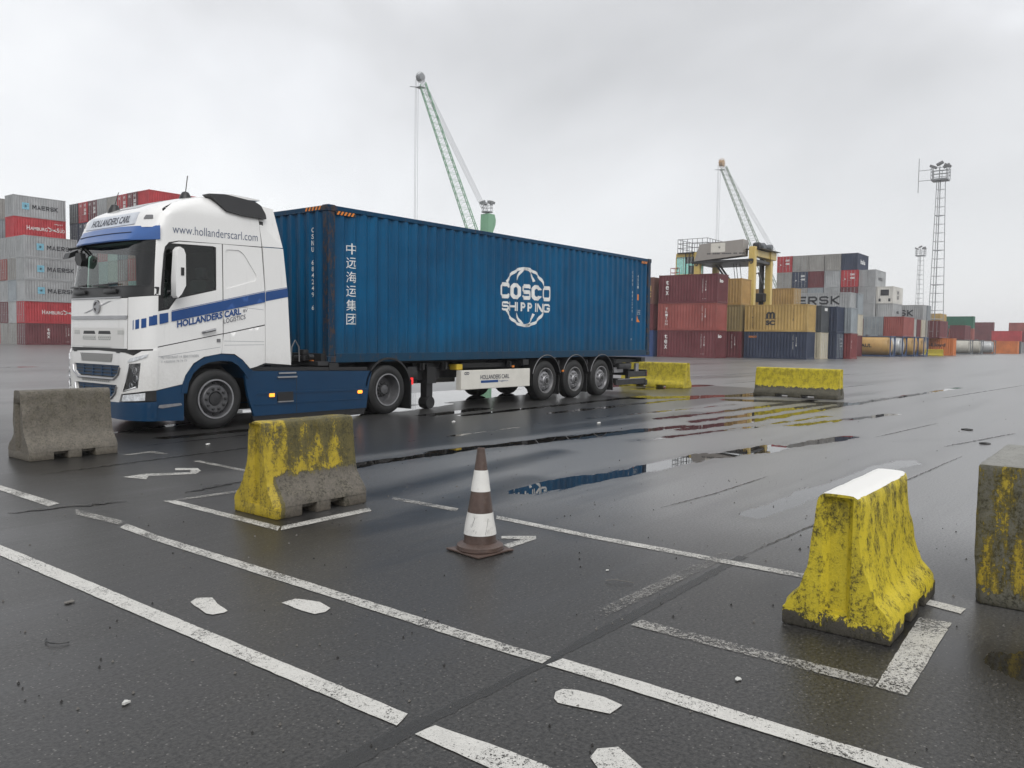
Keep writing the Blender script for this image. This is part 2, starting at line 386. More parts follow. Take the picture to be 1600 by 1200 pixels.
def glyph(ch, t):
    h, e = t / 2, 1 - t / 2; q = .16
    C = [(e, .70), (e, e - q), (e - q, e), (h + q, e), (h, e - q), (h, h + q), (h + q, h), (e - q, h), (e, h + q), (e, .30)]
    P = [(h, 0), (h, e), (e - q, e), (e, e - q), (e, .5 + q * .6), (e - q, .5 - h * .4), (t, .5 - h * .4)]
    return {'C': [C], 'O': [[(.5, e), (h + q, e), (h, e - q), (h, h + q), (h + q, h), (e - q, h), (e, h + q), (e, e - q), (e - q, e), (.5, e)]],
            'S': [[(e, .74), (e, e - q * .7), (e - q, e), (h + q, e), (h, e - q * .7), (h, .5 + q * .7), (h + q, .5), (e - q, .5), (e, .5 - q * .7), (e, h + q * .7), (e - q, h), (h + q, h), (h, h + q * .7), (h, .26)]],
            'H': [[(h, 0), (h, 1)], [(e, 0), (e, 1)], [(t, .5), (1 - t, .5)]], 'I': [[(.5, 0), (.5, 1)]], 'P': [P], 'N': [[(h, 0), (h, 1)], [(e, 0), (e, 1)], [(t, .97), (1 - t, .03)]],
            'G': [C[:-1] + [(e, .46), (.55, .46)]], 'M': [[(h, 0), (h, 1)], [(e, 0), (e, 1)], [(t, .95), (.5, .35), (1 - t, .95)]], 'A': [[(h, 0), (.5, e), (e, 0)], [(.30, .28), (.70, .28)]],
            'E': [[(1, e), (h, e), (h, h), (1, h)], [(t, .5), (.9, .5)]], 'R': [P, [(.45, .42), (e, 0)]], 'K': [[(h, 0), (h, 1)], [(e, 1), (t, .5), (e, 0)]]}[ch]
def stroked(s, u, v, w, h, t=.2, gap=.16):
    """block letters drawn with a pen of width t (of the letter height)"""
    wd = [.42 if k == 'I' else (1.15 if k == 'M' else 1) for k in s]; tot = sum(wd) + gap * (len(s) - 1); cw = w / tot; out = bmesh.new(); x = u; T = t * h
    for k, a in zip(s, wd):
        gw = a * cw; tx_ = T / gw
        for pl in glyph(k, max(.12, min(.4, (tx_ + t) / 2))): join_bm(out, strip_bm([(x + px * gw, v + py * h) for px, py in pl], T))
        x += gw + gap * cw
    return out
def poly_bm(pts):
    bm = bmesh.new(); bm.faces.new([bm.verts.new((*p, 0)) for p in pts]); return bm

M = {}
M['black'] = simple('black_plastic', (.014, .014, .015), .42, bump=.1)
M['chassis'] = simple('chassis_steel', (.016, .016, .017), .5, var=.3, bump=.2, dirt=.4, dirtcol=(.045, .04, .033))
def cab_white():
    m, nt, b = base('white_paint'); L = nt.links; v = objvec(nt, False); sp = nt.nodes.new('ShaderNodeSeparateXYZ'); L.new(v, sp.inputs[0])
    n = noise(nt, v, 2.0, 5, .65); fine = noise(nt, v, 30, 5, .75); run = noise(nt, v, 6, 5, .7, mscale=(2, 2, .25))
    c = mixc(nt, n, (.76, .755, .74), (.82, .815, .80))
    low = maprange(nt, math_(nt, 'ADD', sp.outputs['Z'], math_(nt, 'MULTIPLY', math_(nt, 'SUBTRACT', n, .5), .7)), 1.55, .55)
    c = mixc(nt, math_(nt, 'MULTIPLY', math_(nt, 'MULTIPLY', low, fine), .55), c, (.27, .255, .225))
    c = mixc(nt, math_(nt, 'MULTIPLY', maprange(nt, run, .56, .78), .22), c, (.40, .39, .36))
    L.new(c, b.inputs['Base Color']); b.inputs['Roughness'].default_value = .25; b.inputs['Coat Weight'].default_value = .5; b.inputs['Coat Roughness'].default_value = .08
    return m
M['white'] = cab_white()
M['whitetxt'] = simple('white_lettering', (.74, .74, .72), .45, var=.12, scale=6)
M['bluepaint'] = simple('blue_paint', (.002, .034, .088), .32, spec=.3, coat=.12, var=.12, scale=2)
M['visorblue'] = simple('visor_blue', (.035, .11, .33), .33, coat=.3, var=.06)
M['decal'] = simple('blue_decal', (.006, .058, .22), .35, var=.05)
M['darktxt'] = simple('dark_lettering', (.03, .035, .06), .4, var=.05)
M['greytxt'] = simple('grey_lettering', (.30, .31, .33), .4, var=.05)
M['chrome'] = simple('brushed_metal', (.42, .42, .43), .28, metal=.9, var=.1)
M['grey'] = simple('grey_plastic', (.16, .16, .165), .5)
M['tyre'] = simple('tyre_rubber', (.011, .011, .011), .58, var=.3, scale=6, bump=.15, dirt=.3, dirtcol=(.03, .028, .024))
M['rim'] = simple('rim_grey', (.11, .11, .115), .42, metal=.35, var=.25, scale=9, dirt=.5)
M['rimlight'] = simple('rim_silver', (.30, .30, .31), .36, metal=.6, var=.2, scale=9, dirt=.4)
M['darkmetal'] = simple('dark_metal', (.05, .05, .052), .45, metal=.5, var=.3, scale=10)
M['glass'] = glass_mat('windscreen_glass', (.62, .80, .73), .015)
M['sideglass'] = glass_mat('tinted_side_glass', (.60, .74, .68), .0)
M['cabinside'] = simple('cab_lining', (.07, .075, .075), .8)
M['lens'] = simple('lamp_lens', (.62, .64, .66), .12, var=.35, scale=22, coat=1)
M['amber'] = lamp_mat('amber_lamp', (1, .30, .03), 1.6); M['red'] = lamp_mat('red_lamp', (1, .03, .03), .7)
M['orange'] = simple('orange_reflector', (.75, .22, .02), .35)
M['perf'] = mesh_mat('perforated_white', (.68, .67, .65), (.20, .195, .19), 34, .27)
M['perfd'] = mesh_mat('perforated_dark', (.50, .50, .48), (.02, .02, .02), 22)
M['boardwhite'] = simple('cream_board', (.68, .66, .60), .4, var=.08)

# ------------------------------------------------------------------ ground
PUD = [([(6.45,4.82),(8.4,4.60),(10.0,4.52),(11.2,4.20),(11.75,4.15)],.20),([(11.95,4.02),(13.8,3.72)],.16),
 ([(6.3,7.25),(8.0,7.3),(9.64,7.11),(11.0,6.86),(13.0,6.5),(14.1,6.05)],.17),([(10.9,6.0),(14.2,5.5),(17.4,5.2)],.06),
 ([(12.7,6.25),(15.8,5.85),(21.3,5.74),(32.9,5.16)],.13),([(14.2,6.7),(16.3,6.5),(21.6,6.2)],.16),([(14.2,7.4),(18.5,7.1),(22,6.9)],.14),
 ([(6.87,2.62),(8.12,2.6),(9.33,2.49),(11.4,2.37)],.13),([(4.5,.35),(4.6,-.3)],.18),([(14.9,5.03),(17.1,4.6),(19.1,4.21)],.12),
 ([(9.4,12.1),(12.1,12.3),(13.7,12.7)],.28),([(11.5,11.0),(13.5,11.3)],.2),([(13.6,13.6),(16.4,14.0),(26,14.4)],.7),([(12.2,14.8),(20,15.6)],.6),
 ([(19,10.5),(22.5,8.9)],.4),([(22.6,12.4),(26.5,12.1)],.35),([(8.4,8.4),(13,8.53),(19,7.8)],.03),([(2.75,7.4),(3.5,7.2)],-.03),
 ([(13.7,9.6),(19,9.5),(25,9.0)],.12),([(12,10.5),(20,10.8)],.14),([(4.9,9.35),(6.4,9.45)],.0),
 ([(20.4,8.4),(21.5,5.9)],.4),([(13.7,3.0),(16.2,1.6)],-.02),
 ([(14,38),(20,41)],.3),([(9,19),(13,21)],.25),([(10,13.5),(8,15.5)],.35),([(5,12),(8,13)],.1),([(6.2,11.2),(9,11.3)],.15)]
DMP = [([(4.2,4.77),(5.3,4.64),(5.2,3.4)],.22),([(5.3,5.8),(9,6.2)],.35),([(5,4.8),(7,5.2)],.35),([(6,10.3),(24,11)],2.6),([(4,5.2),(4.6,7.2)],.3),([(6.5,8.2),(16,7.5)],.5),([(4.4,.6),(5.0,1.6)],.35)]
def field(X, Y, segs, cap=1.2):
    out = np.full(X.shape, -cap)
    for pts, w in segs:
        for (ax, ay), (bx, by) in zip(pts[:-1], pts[1:]):
            dx, dy = bx - ax, by - ay; t = np.clip(((X - ax) * dx + (Y - ay) * dy) / (dx * dx + dy * dy), 0, 1)
            d = np.hypot(X - ax - t * dx, Y - ay - t * dy); out = np.maximum(out, w - d)
    return out
def graded(lo, hi, step, far, grow=1.18):
    a = list(np.arange(lo, hi, step)); s = step
    while a[-1] < far: s *= grow; a.append(a[-1] + s)
    s = step
    while a[0] > -far: s *= grow; a.insert(0, a[0] - s)
    return np.array(a)
gx = graded(1.2, 34, .12, 2500); gy = graded(-2.5, 26, .12, 2500)
GX, GY = np.meshgrid(gx, gy, indexing='ij'); nx, ny = GX.shape
co = np.stack([GX.ravel(), GY.ravel(), np.zeros(GX.size)], 1)
me = bpy.data.meshes.new('ground'); idx = np.arange(nx * ny).reshape(nx, ny)
quads = np.stack([idx[:-1, :-1], idx[1:, :-1], idx[1:, 1:], idx[:-1, 1:]], -1).reshape(-1, 4)
me.vertices.add(len(co)); me.vertices.foreach_set('co', co.ravel())
me.loops.add(quads.size); me.loops.foreach_set('vertex_index', quads.ravel())
me.polygons.add(len(quads)); me.polygons.foreach_set('loop_start', np.arange(0, quads.size, 4)); me.polygons.foreach_set('loop_total', np.full(len(quads), 4))
me.update()
at = me.attributes.new('puddle', 'FLOAT', 'POINT'); at.data.foreach_set('value', field(GX, GY, PUD).ravel())
at = me.attributes.new('damp', 'FLOAT', 'POINT'); at.data.foreach_set('value', np.clip(field(GX, GY, DMP) * 3, 0, 1).ravel())
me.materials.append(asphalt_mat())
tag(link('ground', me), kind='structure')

PA = {'fresh': road_paint('road_paint', .447, (.74, .725, .68)), 'mid': road_paint('worn_road_paint', .475, (.66, .645, .60)), 'old': road_paint('faded_road_paint', .50, (.48, .465, .43)), 'ghost': road_paint('ghost_road_paint', .525, (.32, .31, .29))}
MARK = {
'L1': ('fresh', [(2.27,6.46),(2.275,5.2),(2.27,3.6),(2.27,2.27),(2.17,2.23),(2.165,3.6),(2.16,5.2),(2.16,6.3)]),
'L1x': ('fresh', [(2.27,14),(2.27,6.48),(2.16,6.32),(2.16,14)]),
'L1b': ('fresh', [(2.27,2.12),(2.30,1.77),(2.31,-2),(2.18,-2),(2.16,1.75),(2.17,2.13)]),
'L2a': ('mid', [(3.17,16),(3.17,8.82),(3.17,7.52),(3.05,7.45),(3.07,8.57),(3.07,16)]),
'L2b': ('old', [(3.15,7.17),(3.20,6.4),(3.11,6.34),(3.06,6.95)]),
'L2c': ('mid', [(3.17,6.32),(3.13,5.76),(3.13,4.55),(3.11,2.38),(3.12,2.16),(3.03,2.15),(3.02,2.4),(3.03,4.47),(3.04,5.66),(3.07,6.24)]),
'L2d': ('fresh', [(3.14,2.11),(3.15,1.7),(3.13,-2),(3.03,-2),(3.04,1.78),(3.03,2.13)]),
'L3a': ('old', [(5.34,5.55),(5.36,4.75),(5.25,4.68),(5.25,5.48)]),
'L3b': ('mid', [(5.36,4.31),(5.32,3.31),(5.33,2.68),(5.33,2.16),(5.34,1.66),(5.24,1.64),(5.23,2.13),(5.23,2.62),(5.22,3.24),(5.26,4.24)]),
'B1': ('ghost', [(5.51,2.34),(5.52,2.24),(3.77,2.26),(3.77,2.36)]),
'B2': ('old', [(3.86,2.09),(3.86,.88),(3.76,.88),(3.75,2.09)]),
'B3': ('mid', [(4.9,.92),(4.92,.76),(3.76,.74),(3.77,.87)]),
'B4': ('fresh', [(5.3,1.0),(5.24,.74),(5.12,.75),(5.19,.99)]),
'M1': ('mid', [(3.82,6.96),(3.91,6.90),(3.91,5.35),(3.81,5.24)]),
'M2': ('mid', [(3.925,5.35),(4.85,5.36),(4.78,5.24),(3.83,5.235)]),
'M3': ('old', [(3.925,6.95),(4.55,6.91),(4.48,6.82),(3.925,6.87)]),
'm1': ('fresh', [(2.46,4.19),(2.52,4.23),(2.58,4.17),(2.54,4.05),(2.51,3.9),(2.48,3.89),(2.42,3.91),(2.41,3.95),(2.44,4.12)]),
'm2': ('fresh', [(2.78,3.79),(2.88,3.79),(2.93,3.64),(2.9,3.51),(2.84,3.48),(2.78,3.5),(2.77,3.6)]),
'm3': ('fresh', [(2.76,1.9),(2.82,1.93),(2.86,1.92),(2.89,1.87),(2.91,1.74),(2.89,1.64),(2.79,1.64),(2.75,1.81),(2.74,1.86)]),
'm4': ('fresh', [(2.45,1.52),(2.52,1.53),(2.58,1.48),(2.55,1.42),(2.5,1.33),(2.4,1.35),(2.4,1.45)]),
'm5': ('mid', [(4.82,3.83),(5.0,3.63),(4.92,3.57),(4.58,3.56),(4.62,3.65),(4.85,3.65),(4.76,3.78)]),
'm6': ('mid', [(4.19,8.43),(4.45,8.46),(4.82,8.2),(4.9,8.33),(4.78,8.44),(4.86,8.58),(5.03,8.4),(4.95,8.2),(4.8,8.06),(4.4,8.30),(4.28,8.12)]),
'm7': ('old', [(5.27,8.9),(5.35,8.89),(5.33,7.82),(5.24,7.78)]),
'm8': ('old', [(4.97,9.99),(5.38,10.05),(5.4,9.7),(5.33,9.66),(5.28,9.92),(4.97,9.9)]),
}
def wobble(pts, amp=.0022, step=.05):
    out = []
    for i in range(len(pts)):
        a = Vector(pts[i]); b = Vector(pts[(i + 1) % len(pts)]); n = max(1, int((b - a).length / step))
        if (b - a).length > 6: n = 12
        for k in range(n):
            p = a.lerp(b, k / n); out.append((p.x + random.uniform(-amp, amp), p.y + random.uniform(-amp, amp)))
    return out
for k in ('fresh', 'mid', 'old', 'ghost'):
    mb = MB()
    for nme, (kk, pts) in MARK.items():
        if kk == k: mb.poly([(x, y, .004) for x, y in wobble(pts)])
    bmesh.ops.triangulate(mb.bm, faces=mb.bm.faces[:]); tag(mb.build('road_markings', PA[k], smooth=False), kind='structure')
# smooth trench repair that cuts the lines
sm, snt, sb = base('patch_bitumen'); snt.links.new(mixc(snt, noise(snt, objvec(snt, False), 3, 4), (.024, .024, .0235), (.040, .040, .039)), sb.inputs['Base Color']); sb.inputs['Roughness'].default_value = .36; sb.inputs['Alpha'].default_value = .6
_bp = nd(snt, 'ShaderNodeBump', Strength=.12); snt.links.new(noise(snt, objvec(snt, False), 50, 3), _bp.inputs['Height']); snt.links.new(_bp.outputs[0], sb.inputs['Normal'])
mb = MB(); mb.poly([(x, y, .002) for x, y in wobble([(1.2,2.25),(2.25,2.215),(3.1,2.175),(3.73,2.20),(5.5,2.21),(5.5,2.14),(3.87,2.12),(3.1,2.13),(2.25,2.14),(1.2,2.10)], .007)])
bmesh.ops.triangulate(mb.bm, faces=mb.bm.faces[:]); tag(mb.build('asphalt_patch', sm, smooth=False), kind='structure')

# tar seals and fine cracks
tarm = simple('tar_seal', (.012, .012, .012), .26, var=.3, scale=20, bump=.3)
mb = MB(); rg = random.Random(12)
def tar(pts, w):
    out = []
    for (a, b), (c, d) in zip(pts[:-1], pts[1:]):
        n = max(2, int(sqrt((c - a) ** 2 + (d - b) ** 2) / .05)); out += [(a + (c - a) * k / n, b + (d - b) * k / n) for k in range(n)]
    out.append(pts[-1]); up_, dn = [], []
    for i, (a, b) in enumerate(out):
        ww = w * rg.uniform(.35, 1.1) * min(1, .25 + 4 * min(i, len(out) - 1 - i) / len(out)); o_ = rg.uniform(-.3, .3) * w; up_.append((a, b + o_ + ww / 2)); dn.append((a, b + o_ - ww / 2))
    vu = [mb.bm.verts.new((*q, .0055)) for q in up_]; vd = [mb.bm.verts.new((*q, .0055)) for q in dn]
    for i in range(len(vu) - 1): mb.bm.faces.new([vu[i], vd[i], vd[i + 1], vu[i + 1]])
for pts, w in (([(2.72, 7.42), (3.1, 7.33), (3.6, 7.2)], .10), ([(4.15, 7.17), (4.6, 7.26), (4.95, 7.3)], .07), ([(3.7, 9.2), (4.9, 9.33), (6.45, 9.46), (8.2, 9.3)], .06), ([(5.6, 10.6), (7.5, 10.7)], .05),
               ([(6.6, 3.4), (7.6, 3.32), (9.0, 3.3)], .018), ([(5.5, 2.18), (7.0, 2.1), (9.4, 2.05), (12.5, 1.9)], .022), ([(13.5, 2.3), (16.5, 1.7)], .05), ([(14, 3.4), (17.5, 3.1)], .03), ([(26, 4.5), (38, 3.6)], .08), ([(24, 8.6), (33, 8.0)], .08), ([(28, 12.0), (44, 11.5)], .12), ([(27, 15.5), (42, 15.2)], .12)): tar(pts, w)
tag(mb.build('tar_seal', tarm, smooth=False), kind='structure')

# ------------------------------------------------------------------ containers
def corr_pts(x0, x1, pitch=.278, depth=.042):
    n = max(1, round((x1 - x0) / pitch)); p = (x1 - x0) / n; out = []
    for i in range(n):
        a = x0 + i * p; out += [(a, depth), (a + p * .26, depth), (a + p * .5, 0), (a + p * .76, 0)]
    out.append((x1, depth)); return out
def corr_at(pts, x):
    return float(np.interp(x, [p[0] for p in pts], [p[1] for p in pts]))
def sheet(mb, pts, z0, z1, fn):
    pr = None
    for u, d in pts:
        c = (mb.bm.verts.new(fn(u, d, z0)), mb.bm.verts.new(fn(u, d, z1)))
        if pr: mb.bm.faces.new([pr[0], c[0], c[1], pr[1]])
        pr = c
W_ = 2.438
CM = {}
def cont_meshes(L, H, fine=False):
    key = (L, H, fine)
    if key in CM: return CM[key]
    pw = .278 if fine else .30
    sp = corr_pts(.17, L - .17, pw); ep = corr_pts(.17, W_ - .17, .278)
    zb, zt = .16, H - .09
    side = MB(); sheet(side, sp, zb, zt, lambda u, d, z: (u, .012 + d, z)); s1 = side.mesh('side_wall')
    side = MB(); sheet(side, sp, zb, zt, lambda u, d, z: (u, W_ - .012 - d, z)); s2 = side.mesh('side_wall')
    body = MB()
    sheet(body, sp, zb, zt, lambda u, d, z: (u, .012 + d, z)); sheet(body, sp, zb, zt, lambda u, d, z: (u, W_ - .012 - d, z))
    body.box(.06, L - .06, .06, W_ - .06, H - .035, H - .02); body.box(.08, L - .08, .08, W_ - .08, .10, .13)
    bm_ = body.mesh('walls')
    def end(x, sgn):
        m = MB(); sheet(m, ep, zb, zt, lambda u, d, z: (x + sgn * d, u, z)); return m.mesh('end_wall')
    e0, e1 = end(.015, 1), end(L - .015, -1)
    fr = MB(); p = .16; b = 0
    for x in (0, L - p):
        for y in (0, W_ - p):
            fr.box(x + .004, x + p - .004, y + .004, y + p - .004, .12, H - .12)
            for z in (0, H - .118): fr.box(x - .003, x + p + .015, y - .003, y + p + .003, z, z + .118)
    for y in (0, W_ - .07):
        fr.box(p, L - p, y + .008, y + .062, .012, .165); fr.box(p, L - p, y + .006, y + .066, H - .10, H - .012)
    for x in (0, L - .07):
        fr.box(x + .008, x + .062, p, W_ - p, .012, .165); fr.box(x + .006, x + .066, p, W_ - p, H - .10, H - .012)
    f = fr.mesh('frame')
    def doors(x, s):
        d = MB(); hw = (W_ - .32) / 2
        for i in range(2):
            y0 = .165 + i * (hw + .0) + .012; y1 = y0 + hw - .03
            x0, x1 = sorted((x + s * .02, x + s * .05)); d.box(x0, x1, y0, y1, .17, H - .105)
            for k in range(4):
                zz = .32 + k * (H - .7) / 3.6; xa, xb = sorted((x + s * .008, x + s * .02)); d.box(xa, xb, y0 + .05, y1 - .05, zz, zz + .34)
        dm = d.mesh('door')
        r = MB()
        for i in range(4):
            y = .165 + hw * (.22 + .48 * (i % 2)) + (hw if i > 1 else 0); xx = x - s * .015
            r.tube([(xx, y, .14), (xx, y, H - .12)], .024, 6)
            for zz in (.17, .55, H * .5, H - .55, H - .17): a, bb = sorted((x - s * .028, x + s * .02)); r.box(a, bb, y - .05, y + .05, zz - .022, zz + .022)
            a, bb = sorted((x - s * .04, x - s * .02)); r.box(a, bb, y - .25 if i % 2 == 0 else y, y + .0 if i % 2 == 0 else y + .25, .98, 1.02)
        return dm, r.mesh('lock_rods')
    CM[key] = dict(s1=s1, s2=s2, walls=bm_, e0=e0, e1=e1, frame=f, d0=doors(0, 1), d1=doors(L, -1), sp=sp, H=H, L=L)
    return CM[key]
LB = 2.591
COLS = {'maroon': (.125, .024, .030), 'brick': (.27, .066, .055), 'grey': (.33, .34, .345), 'warmgrey': (.27, .262, .245), 'red': (.40, .025, .033),
        'tan': (.42, .28, .09), 'ochre': (.36, .22, .07), 'navy': (.019, .031, .066), 'blue': (.028, .065, .19), 'charcoal': (.055, .062, .068), 'white': (.60, .59, .55),
        'green': (.012, .12, .07), 'orange': (.55, .16, .035), 'bluegrey': (.26, .29, .31), 'brown': (.14, .06, .045), 'cream': (.50, .45, .34), 'olive': (.24, .18, .075), 'darkred': (.19, .03, .032)}
def cpaint(c): return container_paint('paint_' + c, COLS[c], .6 if c in ('ochre', 'olive', 'white', 'warmgrey') else .35)
TXTM = {'w': M['whitetxt'], 'k': simple('black_lettering', (.02, .022, .028), .45), 'o': simple('orange_lettering', (.75, .25, .04), .45), 't': simple('tan_lettering', (.55, .36, .1), .5), 's': simple('pale_blue_star', (.20, .46, .58), .4)}
PREV = {}
def container(x, y, lev, ori, colr, label, txt=(), doors=None, L=6.058, H=LB, z=None, group='stacked shipping containers', rods='grey', H0=LB, name='shipping_container', frame=None):
    """ori 'Y': long along Y (visible long face -X, end = +x local); ori 'X': long along X (visible long face -Y, end -x local)"""
    cm = cont_meshes(L, H); pm = cpaint(colr)
    z = lev * H0 if z is None else z
    jx, jy = random.uniform(-.03, .03), random.uniform(-.03, .03)
    if ori == 'X': t = thing(name, label, 'container', (x + jx, y + jy, z), 0, group)
    else: t = thing(name, label, 'container', (x + jx, y + L + jy, z), RAD(-90), group)
    def add(nm, me, mat):
        o = link(nm, me, t)
        if not me.materials: me.materials.append(None)
        o.material_slots[0].link = 'OBJECT'; o.material_slots[0].material = mat; return o
    add('walls', cm['walls'], pm)
    add('frame', cm['frame'], cpaint(frame) if frame else pm)
    vis = 0 if ori == 'X' else 1
    for k in (0, 1):
        if (k == vis) == bool(doors):
            dm, rm = cm['d%d' % k]; d = add('door', dm, pm); r = add('lock_rods', rm, simple('lock_rod_' + rods, COLS[rods], .5)); r.parent = d
        else: add('end_wall', cm['e%d' % k], pm)
    for grp in txt:
        kind, mt, items = grp
        if kind == 'side': fn = lambda u, v: (u, .006 + min(.036, corr_at(cm['sp'], u)) * .0, v)
        elif vis == 0: fn = lambda u, v: (-.004 if doors else .006, W_ - u, v)
        else: fn = lambda u, v: (L + .004 if doors else L - .006, u, v)
        letter('lettering', items, TXTM[mt], t, fn)
    return t

ORD = ['bottom', 'second-level', 'third-level', 'fourth-level', 'fifth-level', 'sixth-level', 'seventh-level']
# marks used on the containers (side coordinates u along, v up)
def star(u, v, r):
    bm = bmesh.new()
    for k in range(7):
        a = pi / 2 + k * 2 * pi / 7; w = .16
        bm.faces.new([bm.verts.new((u + r * .18 * cos(a - w * 3), v + r * .18 * sin(a - w * 3), 0)), bm.verts.new((u + r * cos(a), v + r * sin(a), 0)), bm.verts.new((u + r * .18 * cos(a + w * 3), v + r * .18 * sin(a + w * 3), 0)), bm.verts.new((u, v, 0))])
    return bm
def sq(u, v, w, h): return poly_bm([(u, v), (u + w, v), (u + w, v + h), (u, v + h)])
def maersk(u=2.35, w=3.0, v=1.05, h=.52):
    s = sq(u - 1.15, v - .12, .8, .8)
    return [('side', 's', [(s, 0, 0, 0, 0)]), ('side', 'w', [(star(u - .75, v + .28, .34), 0, 0, 0, 0)]), ('side', 'k', [(stroked('MAERSK', u, v, w, h, .2, .2), 0, 0, 0, 0)])]
def hsud(u=1.2):
    bird = bmesh.new()
    for pts, w in (([(u + 2.3, 1.62), (u + 2.62, 1.45), (u + 2.95, 1.28), (u + 3.4, 1.2)], .10), ([(u + 2.45, 1.12), (u + 2.8, 1.3), (u + 3.2, 1.38)], .09), ([(u + 2.75, 1.28), (u + 2.7, 1.5)], .12)): join_bm(bird, strip_bm(pts, w))
    return [('side', 'w', [('H', u - .12, 1.1, .34, .52, .01), ('AMBURG', u + .28, 1.1, 2.0, .40, .01), (bird, 0, 0, 0, 0), ('S', u + 3.35, 1.1, .3, .52, .01), ('UD', u + 3.72, 1.1, .6, .40, .01), ('..', u + 3.82, 1.58, .28, .06, .01)]),
            ('side', 'w', [('HASU 417', u + 3.1, 2.0, 1.0, .15)])]
def tex(h=1.5, u=.75): return [('side', 'w', [('|tex', u, .75, .32, h, .012)]), ('side', 'w', [('|TGHU504286', 4.55, .95, .07, 1.3), ('|45G1', 4.85, 1.1, .08, 1.0), ('3.9T', 4.55, .35, .4, .05)])]
def ids(u=4.7, mt='w'): return [('side', mt, [('|TRLU 673209', u, .9, .08, 1.4), ('|22G1', u + .3, 1.2, .08, .9)])]
def msc(mt='k', u=2.1):
    arch = bmesh.new()
    for pts, w in (([(u + .12, 1.25), (u + .12, 1.72)], .2), ([(u + .12, 1.74), (u + .3, 1.82), (u + .45, 1.74)], .15), ([(u + .45, 1.25), (u + .45, 1.76)], .2), ([(u + .45, 1.74), (u + .64, 1.82), (u + .78, 1.74)], .15), ([(u + .78, 1.25), (u + .78, 1.76)], .2), ([(u - .12, 1.245), (u + 1.02, 1.245)], .03)): join_bm(arch, strip_bm(pts, w))
    return [('side', mt, [(arch, 0, 0, 0, 0), ('SC', u, .62, .9, .46, .06)])]

G1 = 'containers stacked beyond the truck cab'; G2 = 'containers stacked behind the trailer'; G3 = 'containers of the tall stepped stack'; G4 = 'low container stacks far right'
# left block, row nearest the camera: five high
xA, yA = 40.6, 104.6
for l, (c, tx, dr, lb) in enumerate([
    ('maroon', tex(1.3, 2.4), True, 'dark maroon container on the ground with small stacked white letters, left of the truck cab'),
    ('red', hsud(2.0), True, 'bright red bird-emblem container, second from the ground left of the truck cab'),
    ('grey', maersk(2.55, 3.1), False, 'lowest of the three grey star-marked containers directly above the lower bird-emblem red one'),
    ('grey', maersk(2.55, 3.1), True, 'middle of the three grey star-marked containers left of the windscreen'),
    ('grey', maersk(2.55, 3.1), True, 'uppermost of the three grey star-marked containers, just below the set-back red one')]):
    container(xA, yA, l, 'X', c, lb, tx, dr, group=G1)
# second row, seven high
fill2 = ['warmgrey', 'grey', 'bluegrey', 'warmgrey', 'grey']
for l in range(7):
    if l < 5: container(xA, yA + 2.5, l, 'X', fill2[l], '%s grey container end, second column, %s, stack at the left edge' % (['warm', 'plain', 'bluish', 'dusty', 'pale'][l], ORD[l]), (), l not in (1, 2), group=G1)
container(xA + .4, yA + 3.9, 5, 'X', 'red', 'bright red bird-emblem container, set back high under the topmost grey star-marked one', hsud(1.6), False, group=G1)
container(xA + .4, yA + 3.9, 6, 'X', 'grey', 'topmost grey star-marked container of the left stack, standing on a red one', maersk(2.15, 3.0), True, group=G1)
cl = ['warmgrey', 'maroon', 'grey', 'brick', 'grey', 'red', 'warmgrey', 'brown', 'grey', 'maroon', 'bluegrey', 'warmgrey', 'grey', 'brick']
k = 0
for row in range(2, 6):
    for l in range(7 if row in (2, 3, 4) else 6):
        if l >= 5 and row < 3: continue
        yy = yA + 2.5 * row + (1.4 if l >= 5 else 0)
        container(xA, yy, l, 'X', cl[k % 14], '%s barred container, %s column, %s, stack at the left edge' % ({'warmgrey': 'dusty grey', 'bluegrey': 'blue-grey', 'brick': 'faded red'}.get(cl[k % 14], cl[k % 14]), ['', '', 'third', 'fourth', 'fifth', 'sixth'][row], ORD[l]), (), True, group=G1); k += 1
# left block B behind the cab roof: eight columns, seven high, door ends facing us
topc = ['red', 'maroon', 'red', 'warmgrey', 'grey', 'maroon', 'red', 'charcoal']
sixc = ['grey', 'red', 'navy', 'maroon', 'brick', 'red', 'navy', 'navy']
wm = ['plain end and long bare side', 'barred doors and white stencilled marks', 'barred doors with two rows of white squares', 'plain smooth end', 'darker barred end', 'worn barred doors', 'barred doors and bright white marks', 'narrow dark barred end']
DL = [('end', 'w', [('DX', .35, 2.0, .45, .3, .02), ('YF', 1.5, 2.0, .5, .3, .02), ('22G1', 1.5, 1.4, .6, .35, .06), ('4500', 1.5, .95, .6, .35, .06)])]
for c in range(8):
    for l in range(7):
        colr = topc[c] if l == 6 else (sixc[c] if l == 5 else ['maroon', 'grey', 'brick', 'warmgrey', 'red', 'navy', 'bluegrey'][(c * 3 + l * 5) % 7])
        lb = 'container, %s, %s column from right, far stack over the cab roof' % (ORD[l], ['first', 'second', 'third', 'fourth', 'fifth', 'sixth', 'seventh', 'eighth'][c])
        container(48.7, 91.2 + 2.52 * c, l, 'X', colr, {'warmgrey': 'dusty grey', 'bluegrey': 'blue-grey', 'brick': 'faded red'}.get(colr, colr) + ' ' + lb, DL if (c in (1, 2, 6, 5) and l >= 5) else (), c not in (0, 3), L=12.192 if c == 0 else 6.058, group='containers of the far stack over the cab roof')

